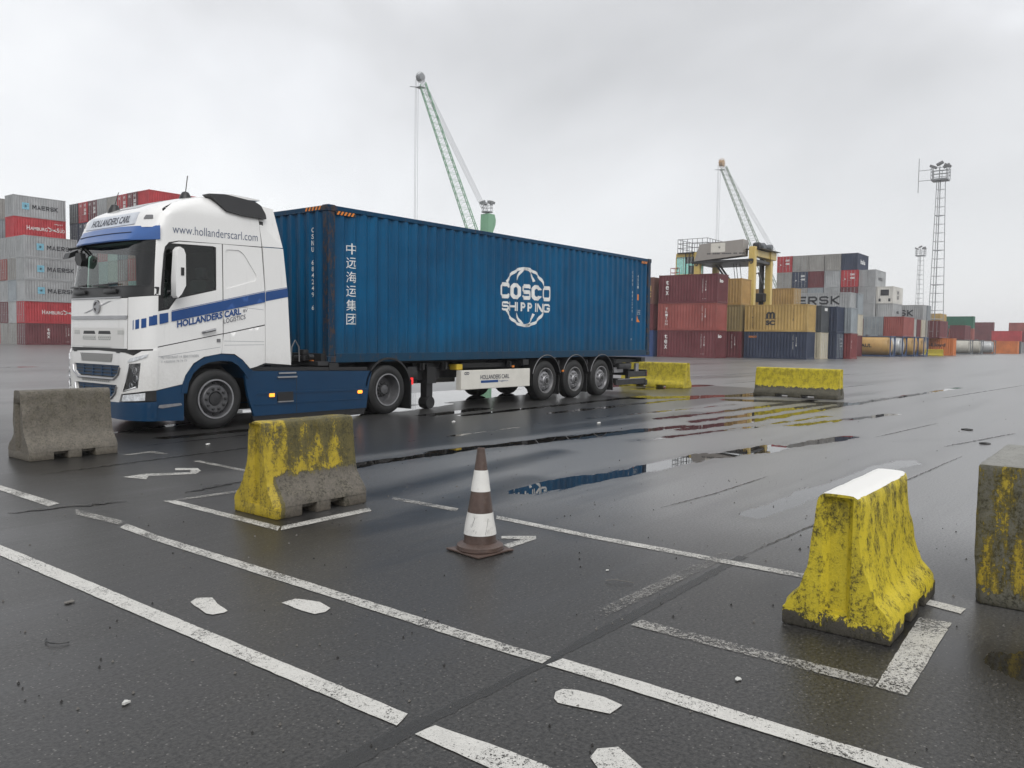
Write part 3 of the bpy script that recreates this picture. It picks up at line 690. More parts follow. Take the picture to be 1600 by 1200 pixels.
# right group just behind the trailer's rear
IO = [('end', 'w', [('io', .5, 1.9, .8, .33, .05)])]
container(71.4, 31.5, 0, 'Y', 'maroon', 'dark maroon container on the ground with stacked white letters, right behind the trailer tail', tex() + IO, group=G2)
container(71.4, 31.5, 1, 'Y', 'brick', 'faded brick-red container with six stacked white letters, middle of its three-high stack', [('side', 'w', [('|TRITON', .8, .45, .26, 1.75, .0)])] + ids(4.6), group=G2)
container(71.4, 31.5, 2, 'Y', 'maroon', 'dark maroon container with stacked white letters, top of the three-high stack behind the trailer tail', tex() + IO, group=G2, H=2.72)
container(71.4, 38.1, 0, 'Y', 'blue', 'bright blue container on the ground, mostly hidden by the trailer tail', ids(5.0), group=G2)
container(71.4, 38.1, 1, 'Y', 'maroon', 'maroon container between the blue one below and the tan-lettered one above', [('side', 'o', [('|TCLU', 5.2, .7, .1, 1.2)])], group=G2)
container(71.4, 38.1, 2, 'Y', 'brown', 'brown container with tan lettering, topmost beside the trailer tail', msc('t', 4.9), group=G2)
for l, c in enumerate(('maroon', 'olive', 'ochre')): container(76.3, 31.2, l, 'Y', c, ['maroon container on the ground in the narrow gap left of the dark navy one', 'olive ribbed container in the gap left of the tan lettered one', 'ochre rust-spotted container on top, beside the straddle carrier leg'][l], ids(5.2) if l == 0 else (), group=G2)
container(76.7, 24.9, 0, 'Y', 'navy', 'dark navy container on the ground with small orange lettering', [('side', 'o', [('SEACO', .45, 2.0, .8, .18, .03)])] + ids(4.75), group=G2)
container(76.7, 24.9, 1, 'Y', 'tan', 'tan container with large black letters, on top of the dark navy one', msc('k', 2.1) + [('side', 'k', [('|MEDU 1234567', .75, .35, .10, 1.9), ('|CAXU', 1.0, .7, .06, 1.0), ('|22G1', 4.7, 1.0, .06, 1.2)])], group=G2)
container(80.0, 24.6, 0, 'Y', 'cream', 'cream container with pale door bars, on the ground beside the dark navy one', (), True, rods='white', group=G2)
container(80.0, 24.6, 1, 'Y', 'charcoal', 'charcoal container with a white label, beside the tan lettered one', [('end', 'w', [(sq(1.0, 2.1, .9, .28), 0, 0, 0, 0)])], group=G2)
container(82.6, 23.9, 0, 'Y', 'navy', 'navy container with white-marked doors, right of the cream one', [('end', 'w', [('22 G1', 1.2, 1.9, .8, .2), ('4500', 1.2, 1.5, .8, .16), ('3800', 1.2, 1.2, .8, .16)])], True, group=G2, rods='bluegrey')
container(82.6, 23.9, 1, 'Y', 'navy', 'dull navy container on the second level, between charcoal and grey ones', (), group=G2)
container(85.3, 23.3, 0, 'Y', 'darkred', 'dark red container on the ground, just left of the tan tank', [('end', 'w', [('|4G', .3, 1.0, .14, 1.0)])], group=G2)
container(85.3, 23.3, 1, 'Y', 'bluegrey', 'blue-grey container standing on the dark red one', (), group=G2)
for l in range(3): container(92.5, 31.6, l, 'Y', ('maroon', 'grey', 'ochre')[l], ['maroon container on the ground behind the straddle carrier, mostly hidden', 'grey container under the ochre one behind the straddle carrier', 'ochre container with cream barred end, behind the straddle carrier legs'][l], (), True, group=G2, rods='cream')
for l in range(3):
    container(102.6, 28.2, l, 'Y', 'grey', ['grey long container on the ground under the big-lettered one', 'grey long container with rust runs under the big-lettered one', 'grey long container with giant dark letters, right of the straddle carrier'][l],
              [('side', 'k', [(stroked('MAERSK', 2.9, 1.15, 8.1, 1.0, .2, .2), 0, 0, 0, 0)])] if l == 2 else (), L=12.192, group=G2, doors=l == 1, rods='white')
    container(105.2, 28.0, l, 'Y', ('maroon', 'cream', 'bluegrey')[l], ['maroon container behind the tan tank, mostly hidden', 'cream container with pale door bars, right of the rust-run grey one', 'pale grey container right of the giant-lettered one, third level'][l], (), l == 1, group=G2, rods='white')

# tall stepped block
TOP = ['navy', 'warmgrey', 'warmgrey', 'warmgrey', 'red', 'navy', 'warmgrey']
lev = {5: ['navy', 'warmgrey', 'warmgrey', 'warmgrey', 'red'], 4: ['red', 'grey', 'maroon', 'navy', 'warmgrey'], 3: ['maroon', 'grey', 'bluegrey', 'warmgrey', 'grey'], 2: ['grey', 'warmgrey', 'maroon', 'grey', 'navy'], 1: ['maroon', 'grey', 'brick', 'grey', 'maroon'], 0: ['grey', 'maroon', 'navy', 'grey', 'grey']}
drs = {5: [0, 0, 0, 1, 1], 4: [1, 0, 0, 1, 1], 3: [1, 1, 1, 1, 1], 2: [1] * 5, 1: [1] * 5, 0: [1] * 5}
nm = {'warmgrey': 'dusty grey', 'bluegrey': 'blue-grey', 'brick': 'faded red'}
BD = {(0, 5): 'navy container with white script on its side, top right of the tall stepped stack', (4, 5): 'bright red container with white-marked doors, top left of the tall stepped stack', (3, 4): 'navy container with barred doors, just below the top row of the tall stepped stack', (0, 4): 'bright red container with white-marked doors, under the navy topmost one'}
D2 = [('end', 'w', [('S', .5, 1.1, .2, .2, .04), ('22G1', 1.35, 1.75, .7, .3, .06), ('4500', 1.35, 1.2, .7, .3, .06)])]
for c in range(5):
    for l in range(6):
        colr = lev[l][c]; tx = ()
        if (c, l) == (0, 5): tx = [('side', 'w', [('Italia', 1.6, 1.0, 2.6, .7, .03)])]
        if colr == 'red' or (c, l) == (3, 4): tx = D2
        container(131.6, 35.3 + 2.53 * c, l, 'X', colr, BD.get((c, l), '%s %s container, %s column from right, %s row, tall stepped stack' % (nm.get(colr, colr), 'barred' if drs[l][c] else 'plain', ['first', 'second', 'third', 'fourth', 'fifth'][c], ORD[l])), tx, bool(drs[l][c]), group=G3)
MK = [('side', 'k', [('MAERSK', 1.6, 1.0, 2.6, .5, .03)])]
for l in range(5): container(132.2, 32.8, l, 'X', ('grey', 'maroon', 'grey', 'grey', 'grey')[l], ['grey container on the ground, one step right in the tall stack', 'maroon container second up, one step right in the tall stack', 'grey barred container halfway up, one step right in the tall stack', 'grey barred container just under the step of the tall stack', 'grey container with small dark letters, forming the first step down of the tall stack'][l], MK if l == 4 else (), True, group=G3)
for l in range(4): container(132.8, 30.3, l, 'X', ('grey', 'warmgrey', 'grey', 'white')[l], ['grey container on the ground, two steps right in the tall stack', 'dusty grey container second up, two steps right in the tall stack', 'grey container with small dark side mark, under the white refrigerated one', 'white refrigerated container with a dark unit panel, second step down of the tall stack'][l], [('side', 'k', [('MSK', 2.2, 1.1, 1.6, .4, .03)])] if l == 2 else ([('end', 'k', [(sq(.6, 1.2, 1.2, .9), 0, 0, 0, 0), (sq(.35, .3, .3, .45), 0, 0, 0, 0), (sq(1.75, .3, .3, .45), 0, 0, 0, 0)]), ('side', 'k', [('|HS', 2.6, .6, .9, 1.5, .05)])] if l == 3 else ()), False, group=G3)
# pair laid over the tanks
container(114.2, 27.2, 1, 'X', 'bluegrey', 'blue-grey container with barred end, resting above the tanks', (), True, group=G3)
container(114.2, 24.7, 1, 'X', 'brick', 'brick-red container with a plain end, resting above the silver tank', (), False, group=G3)
for i, (c, lb) in enumerate((('maroon', 'maroon'), ('grey', 'plain grey'), ('maroon', 'second maroon'), ('cream', 'cream'), ('warmgrey', 'dusty grey'))):
    for l in range(2): container(122.2 + 2.48 * i, 25.9 - .1 * i, l, 'Y', c, '%s container seen end-on, %s, %s in the narrow row' % (lb, ORD[l], ['first', 'second', 'third', 'fourth', 'fifth'][i]), (), i % 2 == 1, group=G3, rods='white')
for l in range(3):
    container(139.0, 27.3, l, 'Y', 'grey', ['grey container on the ground right of the narrow row, under a letter-marked one', 'grey container second up under the one marked with dark letters', 'grey container with the dark ends of letters showing, third level right of the stepped stack'][l], [('side', 'k', [(stroked('ERSK', 2.4, .85, 4.2, .95, .2, .2), 0, 0, 0, 0)])] if l == 2 else (), L=8.0, group=G3)
    container(141.6, 27.2, l, 'Y', 'bluegrey', 'blue-grey container with barred end, %s behind the letter-marked grey one' % ORD[l], (), True, L=6.058, group=G3)
# low far stacks
for c_ in range(2): container(70.6, 58.2 + 6.2 * c_, 0, 'Y', ('cream', 'warmgrey')[c_], '%s container added unseen behind the long blue one to tint the puddle reflections' % (('cream', 'dusty grey')[c_]), (), group='unseen containers added behind the trailer')  # unseen pair, added to colour puddle reflections and screen the crane base
container(135.6, 22.4, 0, 'Y', 'orange', 'orange-red container on the ground with dark blue lettering, right of the tanks', [('side', 'k', [('Hapag-Lloyd', .6, 1.2, 4.4, .62, .03)])], group=G4)
container(133.5, 23.9, 1, 'X', 'maroon', 'maroon container with barred doors, resting over the orange-red one', (), True, group=G4)
for l in range(3): container(177.9, 31.8, l, 'X', ('maroon', 'maroon', 'tan')[l], ['maroon container on the ground under the tan one far right', 'maroon container second up under the tan one far right', 'tan container on the third level, left of the green one'][l], (), False, group=G4)
container(164.5, 25.4, 1, 'X', 'maroon', 'maroon container over the cream tanks, below the green one', (), False, group=G4)
for l in range(3): container(196, 28.8, l, 'Y', ('maroon', 'brick', 'green')[l], ['maroon container on the ground under the green one', 'brick-red container second up under the green one', 'dark green container on the third level, the only green one'][l], (), group=G4)
for l in range(3): container(246, 31.5, l, 'Y', ('grey', 'maroon', 'maroon')[l], ['grey container on the ground, hidden behind the far tanks', 'maroon container second up, right of the green stack', 'maroon container third up, right of the green stack'][l], (), group=G4)
for l in range(3): container(251, 22.5, l, 'Y', ('grey', 'maroon', 'brick')[l], ['grey container at the bottom of the farthest right stack', 'maroon container second up in the farthest right stack', 'brick-red container on top of the farthest right stack'][l], (), group=G4)
container(193.5, 20.3, 0, 'Y', 'orange', 'pale orange container on the ground at the far right edge', (), group=G4)
container(196.2, 20.2, 0, 'Y', 'charcoal', 'charcoal container right of the pale orange one at the far right edge', (), group=G4)
container(225.7, 23.1, 1, 'Y', 'red', 'red container on the second level at the far right edge', (), group=G4)
container(225.7, 23.1, 0, 'Y', 'grey', 'grey container under the red one at the far right edge', (), group=G4)
container(228.4, 20.6, 1, 'X', 'darkred', 'dark red container behind the red one at the far right edge', (), group=G4)
container(228.4, 20.6, 0, 'X', 'grey', 'grey container under the dark red one at the far right edge', (), group=G4)

# tank containers
M['tanktan'] = simple('tank_tan', (.50, .31, .11), .38, var=.12, scale=1.2, dirt=.3, dirtcol=(.15, .07, .03)); M['tanksilver'] = simple('tank_silver', (.50, .51, .51), .3, metal=.35, var=.15, scale=1.5, dirt=.3)
M['tankcream'] = simple('tank_cream', (.50, .48, .42), .4, var=.15, scale=1.5, dirt=.35); M['tankblue'] = simple('frame_navy', (.03, .06, .14), .45); M['tankframe'] = simple('frame_grey', (.13, .14, .15), .5)
def tank_shape():
    m = MB(); R_ = 1.12; m.lathe([(0, .12), (.5, .16), (.85, .27), (1.05, .45), (R_, .65), (R_, 5.4), (1.05, 5.6), (.85, 5.78), (.5, 5.9), (0, 5.94)], (0, 1.219, 1.33), 'X', 28); return m.mesh('tank', None, True)
TK = tank_shape()
f_ = MB()
for x in (0, 5.93):
    for y in (0, 2.31): f_.box(x, x + .128, y, y + .128, 0, 2.591)
    for z in (0, 2.46): f_.box(x + .01, x + .118, .128, 2.31, z + .01, z + .12)
    for a, b in (((.1, .1), (1.1, .1)), ((.1, 2.5), (.9, 2.5)), ((2.3, .1), (1.3, .1)), ((2.3, 2.5), (1.5, 2.5))):
        f_.poly([(x + .03, a[0], a[1] + .0), (x + .03, b[0], b[1]), (x + .03, a[0], .9 if a[1] < 1 else 1.7)])
for y in (.01, 2.36): f_.box(.128, 5.93, y, y + .07, .02, .16)
for y in (.01, 2.36): f_.box(.128, 5.93, y, y + .06, 2.49, 2.56)
TF = f_.mesh('tank_frame')
w_ = MB(); w_.box(.3, 5.7, .9, 1.5, 2.47, 2.50); w_.lathe([(0, 2.75), (.28, 2.75), (.28, 2.44)], (3, 1.22, 0), 'Z', 12); TW = w_.mesh('walkway')
b_ = MB()
for x in (1.2, 2.6, 3.9, 5.0): b_.lathe([(1.13, x), (1.13, x + .06)], (0, 1.219, 1.33), 'X', 28)
TB = b_.mesh('band', None, True)
def tank(x, y, mt, fm, label, txt=None, lev=0):
    t = thing('tank_container', label, 'tank container', (x, y + 6.058, lev * LB), RAD(-90), 'tank containers lined up on the ground')
    for nme, me_, mm in (('tank', TK, mt), ('tank_frame', TF, fm), ('walkway', TW, M['grey']), ('band', TB, mt)):
        o = link(nme, me_, t)
        if not me_.materials: me_.materials.append(None)
        o.material_slots[0].link = 'OBJECT'; o.material_slots[0].material = mm
    if txt: letter('lettering', txt, TXTM['k'], t, lambda u, v: (u, 1.219 - sqrt(max(.01, 1.145 ** 2 - (v - 1.33) ** 2)), v))
tank(107.9, 24.7, M['tanktan'], M['tankblue'], 'tan tank with large dark letters in a navy frame, right of the dark red container', [('BULKHAUL', .5, 1.15, 3.3, .45, .03)])
tank(112.4, 24.3, M['tanksilver'], M['tankblue'], 'silver tank in a navy frame, right behind the large-lettered tan one')
tank(115.2, 23.5, M['tanktan'], M['tankblue'], 'tan tank right of the silver one, showing its end frame')
tank(118.0, 22.9, M['tanktan'], M['tankblue'], 'tan tank farthest right of the navy-framed ones, beside the low yellow barrier')
tank(162.6, 24.1, M['tankcream'], M['tankframe'], 'long cream tank right of the orange-red container')
tank(167.2, 23.1, M['tankcream'], M['tankframe'], 'cream tank in the middle of the grey-framed ones, showing its dished end')
tank(173.2, 21.9, M['tanksilver'], M['tankframe'], 'blue-grey tank farthest right, left of the pale orange container')
tank(165.0, 28.2, M['tanksilver'], M['tankframe'], 'silver tank raised on the second level below the green container', None, 1)
tank(165.0, 28.2, M['tankcream'], M['tankframe'], 'cream tank on the ground behind the long cream one, carrying a raised silver one')
container(167.7, 28.2, 0, 'Y', 'grey', 'grey container on the ground behind the cream tanks', (), group=G4)

# ------------------------------------------------------------------ straddle carrier
M['scyel'] = simple('carrier_yellow', (.60, .44, .13), .4, var=.08, dirt=.2); M['scgrey'] = simple('carrier_panel', (.30, .28, .26), .5, var=.06)
sc_ = thing('straddle_carrier', 'yellow straddle carrier numbered 5 with grey engine house, standing over the container rows', 'straddle carrier', (82.0, 32.4, 0))
# local: x across (0 near .. 4.6 far), y along (0 right .. 6.2 left)
for x in (0, 4.7):
    for y in (0, 6.1):
        m = MB(); m.box(x - .3, x + .3, y - .33, y + .33, -.25, 9.6 + (.3 if y == 0 else 0), .05); m.build('leg', M['scyel'], sc_, False)
    m = MB(); m.box(x - .4, x + .4, -1.4, 7.6, .8, 1.3, .05); sill = m.build('sill_beam', M['scyel'], sc_, False)
    for y in (-.9, 1.3, 4.8, 7.0):
        m = MB(); m.lathe([(.2, -.2), (.62, -.22), (.68, -.12), (.68, .12), (.62, .22), (.2, .2)], (x, y, .68), 'X', 20); m.build('wheel', M['tyre'], sc_)
m = MB()
for y in (0, 6.1): m.box(.3, 4.4, y - .35, y + .35, 8.9, 9.6, .05)
m.box(3.9, 5.5, -.5, .4, 8.85, 9.75, .05); m.build('cross_beam', M['scyel'], sc_, False)
m = MB(); m.prism([(.9, 9.0), (6.3, 8.6), (5.7, 10.4), (.85, 10.65)], lambda u, v, w: (w, u, v), -.55, .9); m.build('engine_house', M['scgrey'], sc_, False)
letter('lettering', [(sq(q_ * .21, .22, .15, .13), 0, 0, 0, 0) for q_ in (0, 1, 3, 4, 5, 6, 8, 9, 10, 11, 12, 14, 15, 17, 18, 19)], TXTM['k'], sc_, lambda u, v: (-.558, 5.3 - u - .5, 8.98 + v + u * -.03 + .07))
letter('sign', [(sq(0, 0, 1.6, .95), 0, 0, 0, 0)], M['boardwhite'], sc_, lambda u, v: (-.562, 4.4 - u, 9.45 + v))
letter('sign_mark', [(star(.95, .5, .22), 0, 0, 0, 0)], TXTM['k'], sc_, lambda u, v: (-.57, 4.4 - u, 9.45 + v))
for y in (0, 6.1): letter('number', [('5', 0, 0, .32, .55, .03)], TXTM['k'], sc_, lambda u, v, y=y: (-.305, y + .16 - u, 8.1 + v))
m = MB(); m.box(-.5, 5.4, -.2, 6.6, 8.35, 8.62); m.build('underframe', M['black'], sc_, False)
for x, y in ((1.0, .2), (1.8, .0), (2.7, .25), (3.7, -.1)):
    m = MB(); m.lathe([(0, -.35), (.32, -.33), (.36, -.2), (.36, .2), (.3, .36), (0, .37)], (x + .6, y, 10.15), 'Y', 16); m.build('motor', M['black'] if x < 1.5 else M['tankframe'], sc_)
m = MB(); m.box(.2, 5.6, -.9, .9, 9.68, 9.74); m.build('motor_deck', M['black'], sc_, False)
# gallery with rails on the left
m = MB(); m.box(.2, 4.5, 5.2, 8.7, 9.62, 9.72); m.box(1.2, 1.4, 6.2, 8.2, 8.6, 9.6); m.build('gallery', M['black'], sc_, False)
m = MB(); cor = [(.25, 5.2), (.25, 8.65), (4.45, 8.65), (4.45, 5.2), (.25, 5.2)]
for a, b in zip(cor[:-1], cor[1:]):
    for z in (10.2, 10.7, 11.15): m.tube([(a[0], a[1], z), (b[0], b[1], z)], .028, 5)
    for k in range(6):
        t = k / 6; px, py = a[0] + (b[0] - a[0]) * t, a[1] + (b[1] - a[1]) * t; m.tube([(px, py, 9.7), (px, py, 11.15)], .028, 5)
m.build('railing', M['darkmetal'], sc_, False)
m = MB(); m.box(-1.0, .9, 6.6, 9.3, 6.35, 6.6, .05); m.box(-.9, .8, 6.7, 9.2, 8.5, 8.9, .05)
for x in (-.95, .75):
    for y in (6.7, 9.1): m.box(x, x + .08, y, y + .08, 6.6, 8.5)
cabn = m.build('cabin', M['scyel'], sc_, False)
m = MB(); m.box(-.92, .8, 6.74, 9.12, 6.62, 8.48); m.build('glazing', glass_mat('cabin_glass', (.45, .72, .66), .12), cabn, False)
m = MB(); m.box(-1.25, 1.0, 6.4, 9.7, 6.2, 6.34); m.box(-.2, .2, 7.3, 7.9, 6.4, 7.6); m.build('cabin_floor', M['black'], cabn, False)
m = MB()
for a in ((-1.2, 9.65, -1.2, 8.6), (-1.2, 9.65, .9, 9.65)):
    for z in (6.8, 7.3): m.tube([(a[0], a[1], z), (a[2], a[3], z)], .03, 5)
    for t in (0, .5, 1): m.tube([(a[0] + (a[2] - a[0]) * t, a[1] + (a[3] - a[1]) * t, 6.3), (a[0] + (a[2] - a[0]) * t, a[1] + (a[3] - a[1]) * t, 7.3)], .03, 5)
m.build('cabin_rail', simple('rail_red', (.35, .05, .04), .5), cabn, False)
m = MB()
for y in (6.9, 7.3, 7.7): m.tube([(.3, y, 6.5), (.3, y, 9.6)], .05, 5)
m.build('cabin_hanger', M['black'], sc_, False)
m = MB()
for dy in (0, .35): m.tube([(2, 4.6 + dy, 8.5), (2, 3.2 + dy, 6.6), (2, 3.0 + dy, 5.6)], .11, 6)
for dy in (.9, 1.2, 1.6): m.tube([(1.5, 3.6 - dy, 8.4), (1.5, 3.2 - dy, 5.5)], .035, 5)
m.tube([(2, 1.4, 6.0), (2, 0.5, 7.2), (2, .1, 7.35), (2, -.3, 6.2)], .10, 6); m.build('hoist', M['black'], sc_, False)
m = MB(); m.tube([(4.72, .8, -.2), (4.72, .8, 9.2)], .28, 6); m.box(3.8, 5.2, .1, 2.6, 4.4, 5.3, .1); m.build('guide_column', M['black'], sc_, False)

for ch in sc_.children:
    if ch.name.split('.')[0] in ('wheel', 'sill_beam'): continue
    ch.location.z += 1.55
    if ch.name.startswith('cabin') and 'hanger' not in ch.name: ch.location.z += .75; ch.location.y -= .25; ch.location.x += 1.35

# ------------------------------------------------------------------ harbour cranes and light masts
def lattice(mb, p0, p1, w0, w1, n, up=(0, 0, 1), r=.12, rd=.06, full=True):
    p0, p1 = Vector(p0), Vector(p1); d = (p1 - p0).normalized(); a = d.cross(Vector(up)).normalized(); b = a.cross(d)
    def c(i, t): w = (w0 + (w1 - w0) * t) / 2; s = ((-1, -1), (1, -1), (1, 1), (-1, 1))[i]; return p0.lerp(p1, t) + a * w * s[0] + b * w * s[1]
    for i in range(4): mb.tube([c(i, 0), c(i, 1)], r, 5)
    for k in range(n):
        t0, t1 = k / n, (k + 1) / n
        for i in range(4):
            j = (i + 1) % 4
            if full: mb.tube([c(i, t0), c(j, (t0 + t1) / 2), c(i, t1)], rd, 4, False)
            else: mb.tube([c(i, t0), c(j, t0)], rd, 4, False)
M['cgreen'] = simple('crane_green', (.16, .36, .21), .5, var=.1); M['cpale'] = simple('crane_grey_green', (.27, .33, .27), .5, var=.1); M['galv'] = simple('galvanised', (.26, .27, .28), .45, metal=.4); M['cable'] = simple('cable_grey', (.20, .20, .21), .5)
def crane(name, label, tip, foot, tower, ttop, mt, tipm, hook=True, wk=1.0, tower_vis=True):
    t = thing(name, label, 'crane', (tower[0], tower[1], 0)); o = Vector((tower[0], tower[1], 0))
    T, F_ = Vector(tip) - o, Vector(foot) - o
    m = MB(); lattice(m, F_, F_.lerp(T, .12), .8 * wk, 2.6 * wk, 3, r=.16); lattice(m, F_.lerp(T, .12), F_.lerp(T, .97), 2.6 * wk, 1.5 * wk, 26, r=.12 * wk, rd=.065 * wk); m.build('boom', mt, t, False)
    m = MB(); m.lathe([(0, -.35), (.7 * wk, -.35), (.8 * wk, -.2), (.8 * wk, .2), (.7 * wk, .35), (0, .35)], tuple(T), 'Y', 18)
    for dy in (-.6, .6): m.lathe([(0, dy - .15), (.9 * wk, dy - .1), (.9 * wk, dy + .1), (0, dy + .15)], tuple(T), 'Y', 18)
    for k in range(10):
        a = k * 2 * pi / 10; m.tube([T + Vector((cos(a) * 1.0, -.8, sin(a) * 1.0)) * wk, T + Vector((cos(a) * 1.35, 0, sin(a) * 1.35)) * wk, T + Vector((cos(a) * 1.0, .8, sin(a) * 1.0)) * wk], .05, 4)
    m.build('boom_head', tipm, t)
    m = MB(); dirx = (T - F_); dirx.z = 0; dirx.normalize(); g = T + Vector((0, 0, -2.4))
    m.tube([g - dirx * .4, g + dirx * 2.6], .1, 4); m.box(g.x - .9, g.x + .9, g.y - .9, g.y + .9, g.z - .1, g.z); m.build('head_platform', M['galv'], t, False)
    m = MB(); tt = Vector((0, 0, ttop))
    for s in (-.7, -.25, .25, .7): m.tube([T + Vector((0, s, 0)), tt + Vector((-dirx.x * 1.5, s * 2.0, -1.5 + s * 1.5))], .05, 4)
    for s in (-.5, .1, .5): m.tube([T + dirx * .9 + Vector((0, s, -.5)), Vector((T.x + dirx.x * .9, T.y + dirx.y * .9 + s, 6))], .05, 4)
    m.build('hoist_cable', M['cable'], t, False)
    m = MB(); m.prism([(-1.5, 7), (1.5, 7), (1.35, ttop - 2), (1.2, ttop), (-1.9, ttop), (-2.6, ttop - 1.4), (-2.4, ttop - 2.6), (-1.1, ttop - 4.6)], lambda u, v, w: (-u * dirx.x * -1, w, v), -1.3, 1.3); m.build('tower', mt, t, False)
    m = MB()
    m.box(-4.5, 4.5, -3.5, 3.5, 3, 7, .2); m.build('machine_house', mt, t, False)
    m = MB(); m.box(-6, 6, -5, 5, 1.2, 2.8, .2)
    for x in (-5.5, 5.5):
        for y in (-5.4, 5.4): m.box(x - 1, x + 1, y - 1, y + 1, 0, 1.3)
    m.build('undercarriage', M['tankframe'], t, False)
    m = MB()
    for k in range(8):
        a = k * pi / 4; m.tube([(cos(a) * 1.3, sin(a) * 1.3, ttop + .6), (cos(a) * 1.4, sin(a) * 1.4, ttop + 2.6)], .06, 4)
    for z in (.6, 1.6, 2.4): m.tube([(cos(k * pi / 4) * 1.4, sin(k * pi / 4) * 1.4, ttop + z) for k in range(9)], .06, 4)
    m.lathe([(0, ttop + .45), (1.5, ttop + .45), (1.5, ttop + .6), (0, ttop + .6)], (0, 0, 0), 'Z', 10); m.lathe([(.5, ttop - .1), (.5, ttop + .5)], (0, 0, 0), 'Z', 8)
    for k in range(6):
        a = k * pi / 3; m.box(cos(a) * 1.5 - .45, cos(a) * 1.5 + .45, sin(a) * 1.5 - .3, sin(a) * 1.5 + .3, ttop + 2.6, ttop + 3.2, 0, Matrix.Rotation(.45, 3, Vector((-sin(a), cos(a), 0))))
    m.build('light_crown', M['galv'], t, False)
crane('harbour_crane', 'tall green lattice-boom harbour crane rising behind the blue container', (146.47, 143.8, 65.6), (160.9, 131.6, 13.5), (159.6, 132.8), 33.0, M['cgreen'], M['galv'])
crane('harbour_crane', 'grey-green lattice-boom harbour crane with an orange boom head, behind the straddle carrier', (287.0, 126.3, 67.6), (299.4, 106.2, 12), (305, 107.5), 29.5, M['cpale'], simple('head_orange', (.42, .26, .12), .5), wk=1.35)

def mast(x, y, hh, w0, w1, label, rad=True):
    t = thing('light_mast', label, 'light mast', (x, y, 0)); m = MB(); n = int(hh / 1.55)
    for i in range(3):
        a = i * 2 * pi / 3 + .5; m.tube([(w0 * cos(a), w0 * sin(a), 0), (w1 * cos(a), w1 * sin(a), hh)], .065, 5)
    for k in range(1, n):
        w = w0 + (w1 - w0) * k / n; z = hh * k / n; pts = [(w * cos(i * 2 * pi / 3 + .5), w * sin(i * 2 * pi / 3 + .5), z) for i in (0, 1, 2, 0)]; m.tube(pts,   .032 if k % 4 else .065, 4, False)
    m.build('lattice_tower', M['galv'], t, False)
    m = MB(); m.tube([(.25, 0, 0), (.25, 0, hh)], .05, 4); m.tube([(-.15, 0, 0), (-.15, 0, hh)], .05, 4)
    for k in range(int(hh / .5)): m.tube([(.25, 0, k * .5), (-.15, 0, k * .5)], .02, 3)
    m.build('ladder', M['galv'], t, False)
    m = MB(); m.box(-1.3, 1.3, -1.4, 1.4, hh, hh + .3)
    cs = [(-1.3, -1.4), (1.3, -1.4), (1.3, 1.4), (-1.3, 1.4), (-1.3, -1.4)]
    for z in (1.0, 1.6, 2.2): m.tube([(a, b, hh + z) for a, b in cs], .05, 4, False)
    for a, b in cs[:4] + [(-1.3, 0), (1.3, 0), (0, -1.4), (0, 1.4)]: m.tube([(a, b, hh + .3), (a, b, hh + 2.2)], .05, 4)
    m.build('platform', M['galv'], t, False)
    for k, (a, b, c_) in enumerate(((-.9, -1.3, 2.3), (-.9, 0, 2.8), (-.9, 1.1, 2.3), (.8, -.8, 2.6))):
        m = MB(); m.box(a - .35, a + .35, b - .6, b + .6, hh + c_, hh + c_ + .45, .05, Matrix.Rotation(.45 * (-1 if k % 2 else 1), 3, 'X')); m.tube([(a, b, hh + .3), (a, b, hh + c_)], .05, 4); m.build('floodlight', M['grey'], t, False)
    if rad:
        m = MB(); m.tube([(-.6, 3.6, hh - 2), (-.6, 3.6, hh + 4.4)], .06, 4)
        for z in (0, 1.9): m.tube([(-.6, 1.4, hh + z + .2), (-.6, 3.6, hh + z + .2)], .05, 4)
        m.build('antenna', M['galv'], t, False)
mast(168.9, 31.25, 32.0, 1.65, .85, 'tall grey lattice light mast with floodlights and a side antenna, right of the stacks')
mast(302.5, 61.0, 31.5, 1.8, 1.0, 'farther pale lattice light mast, shorter looking, left of the tall one', False)

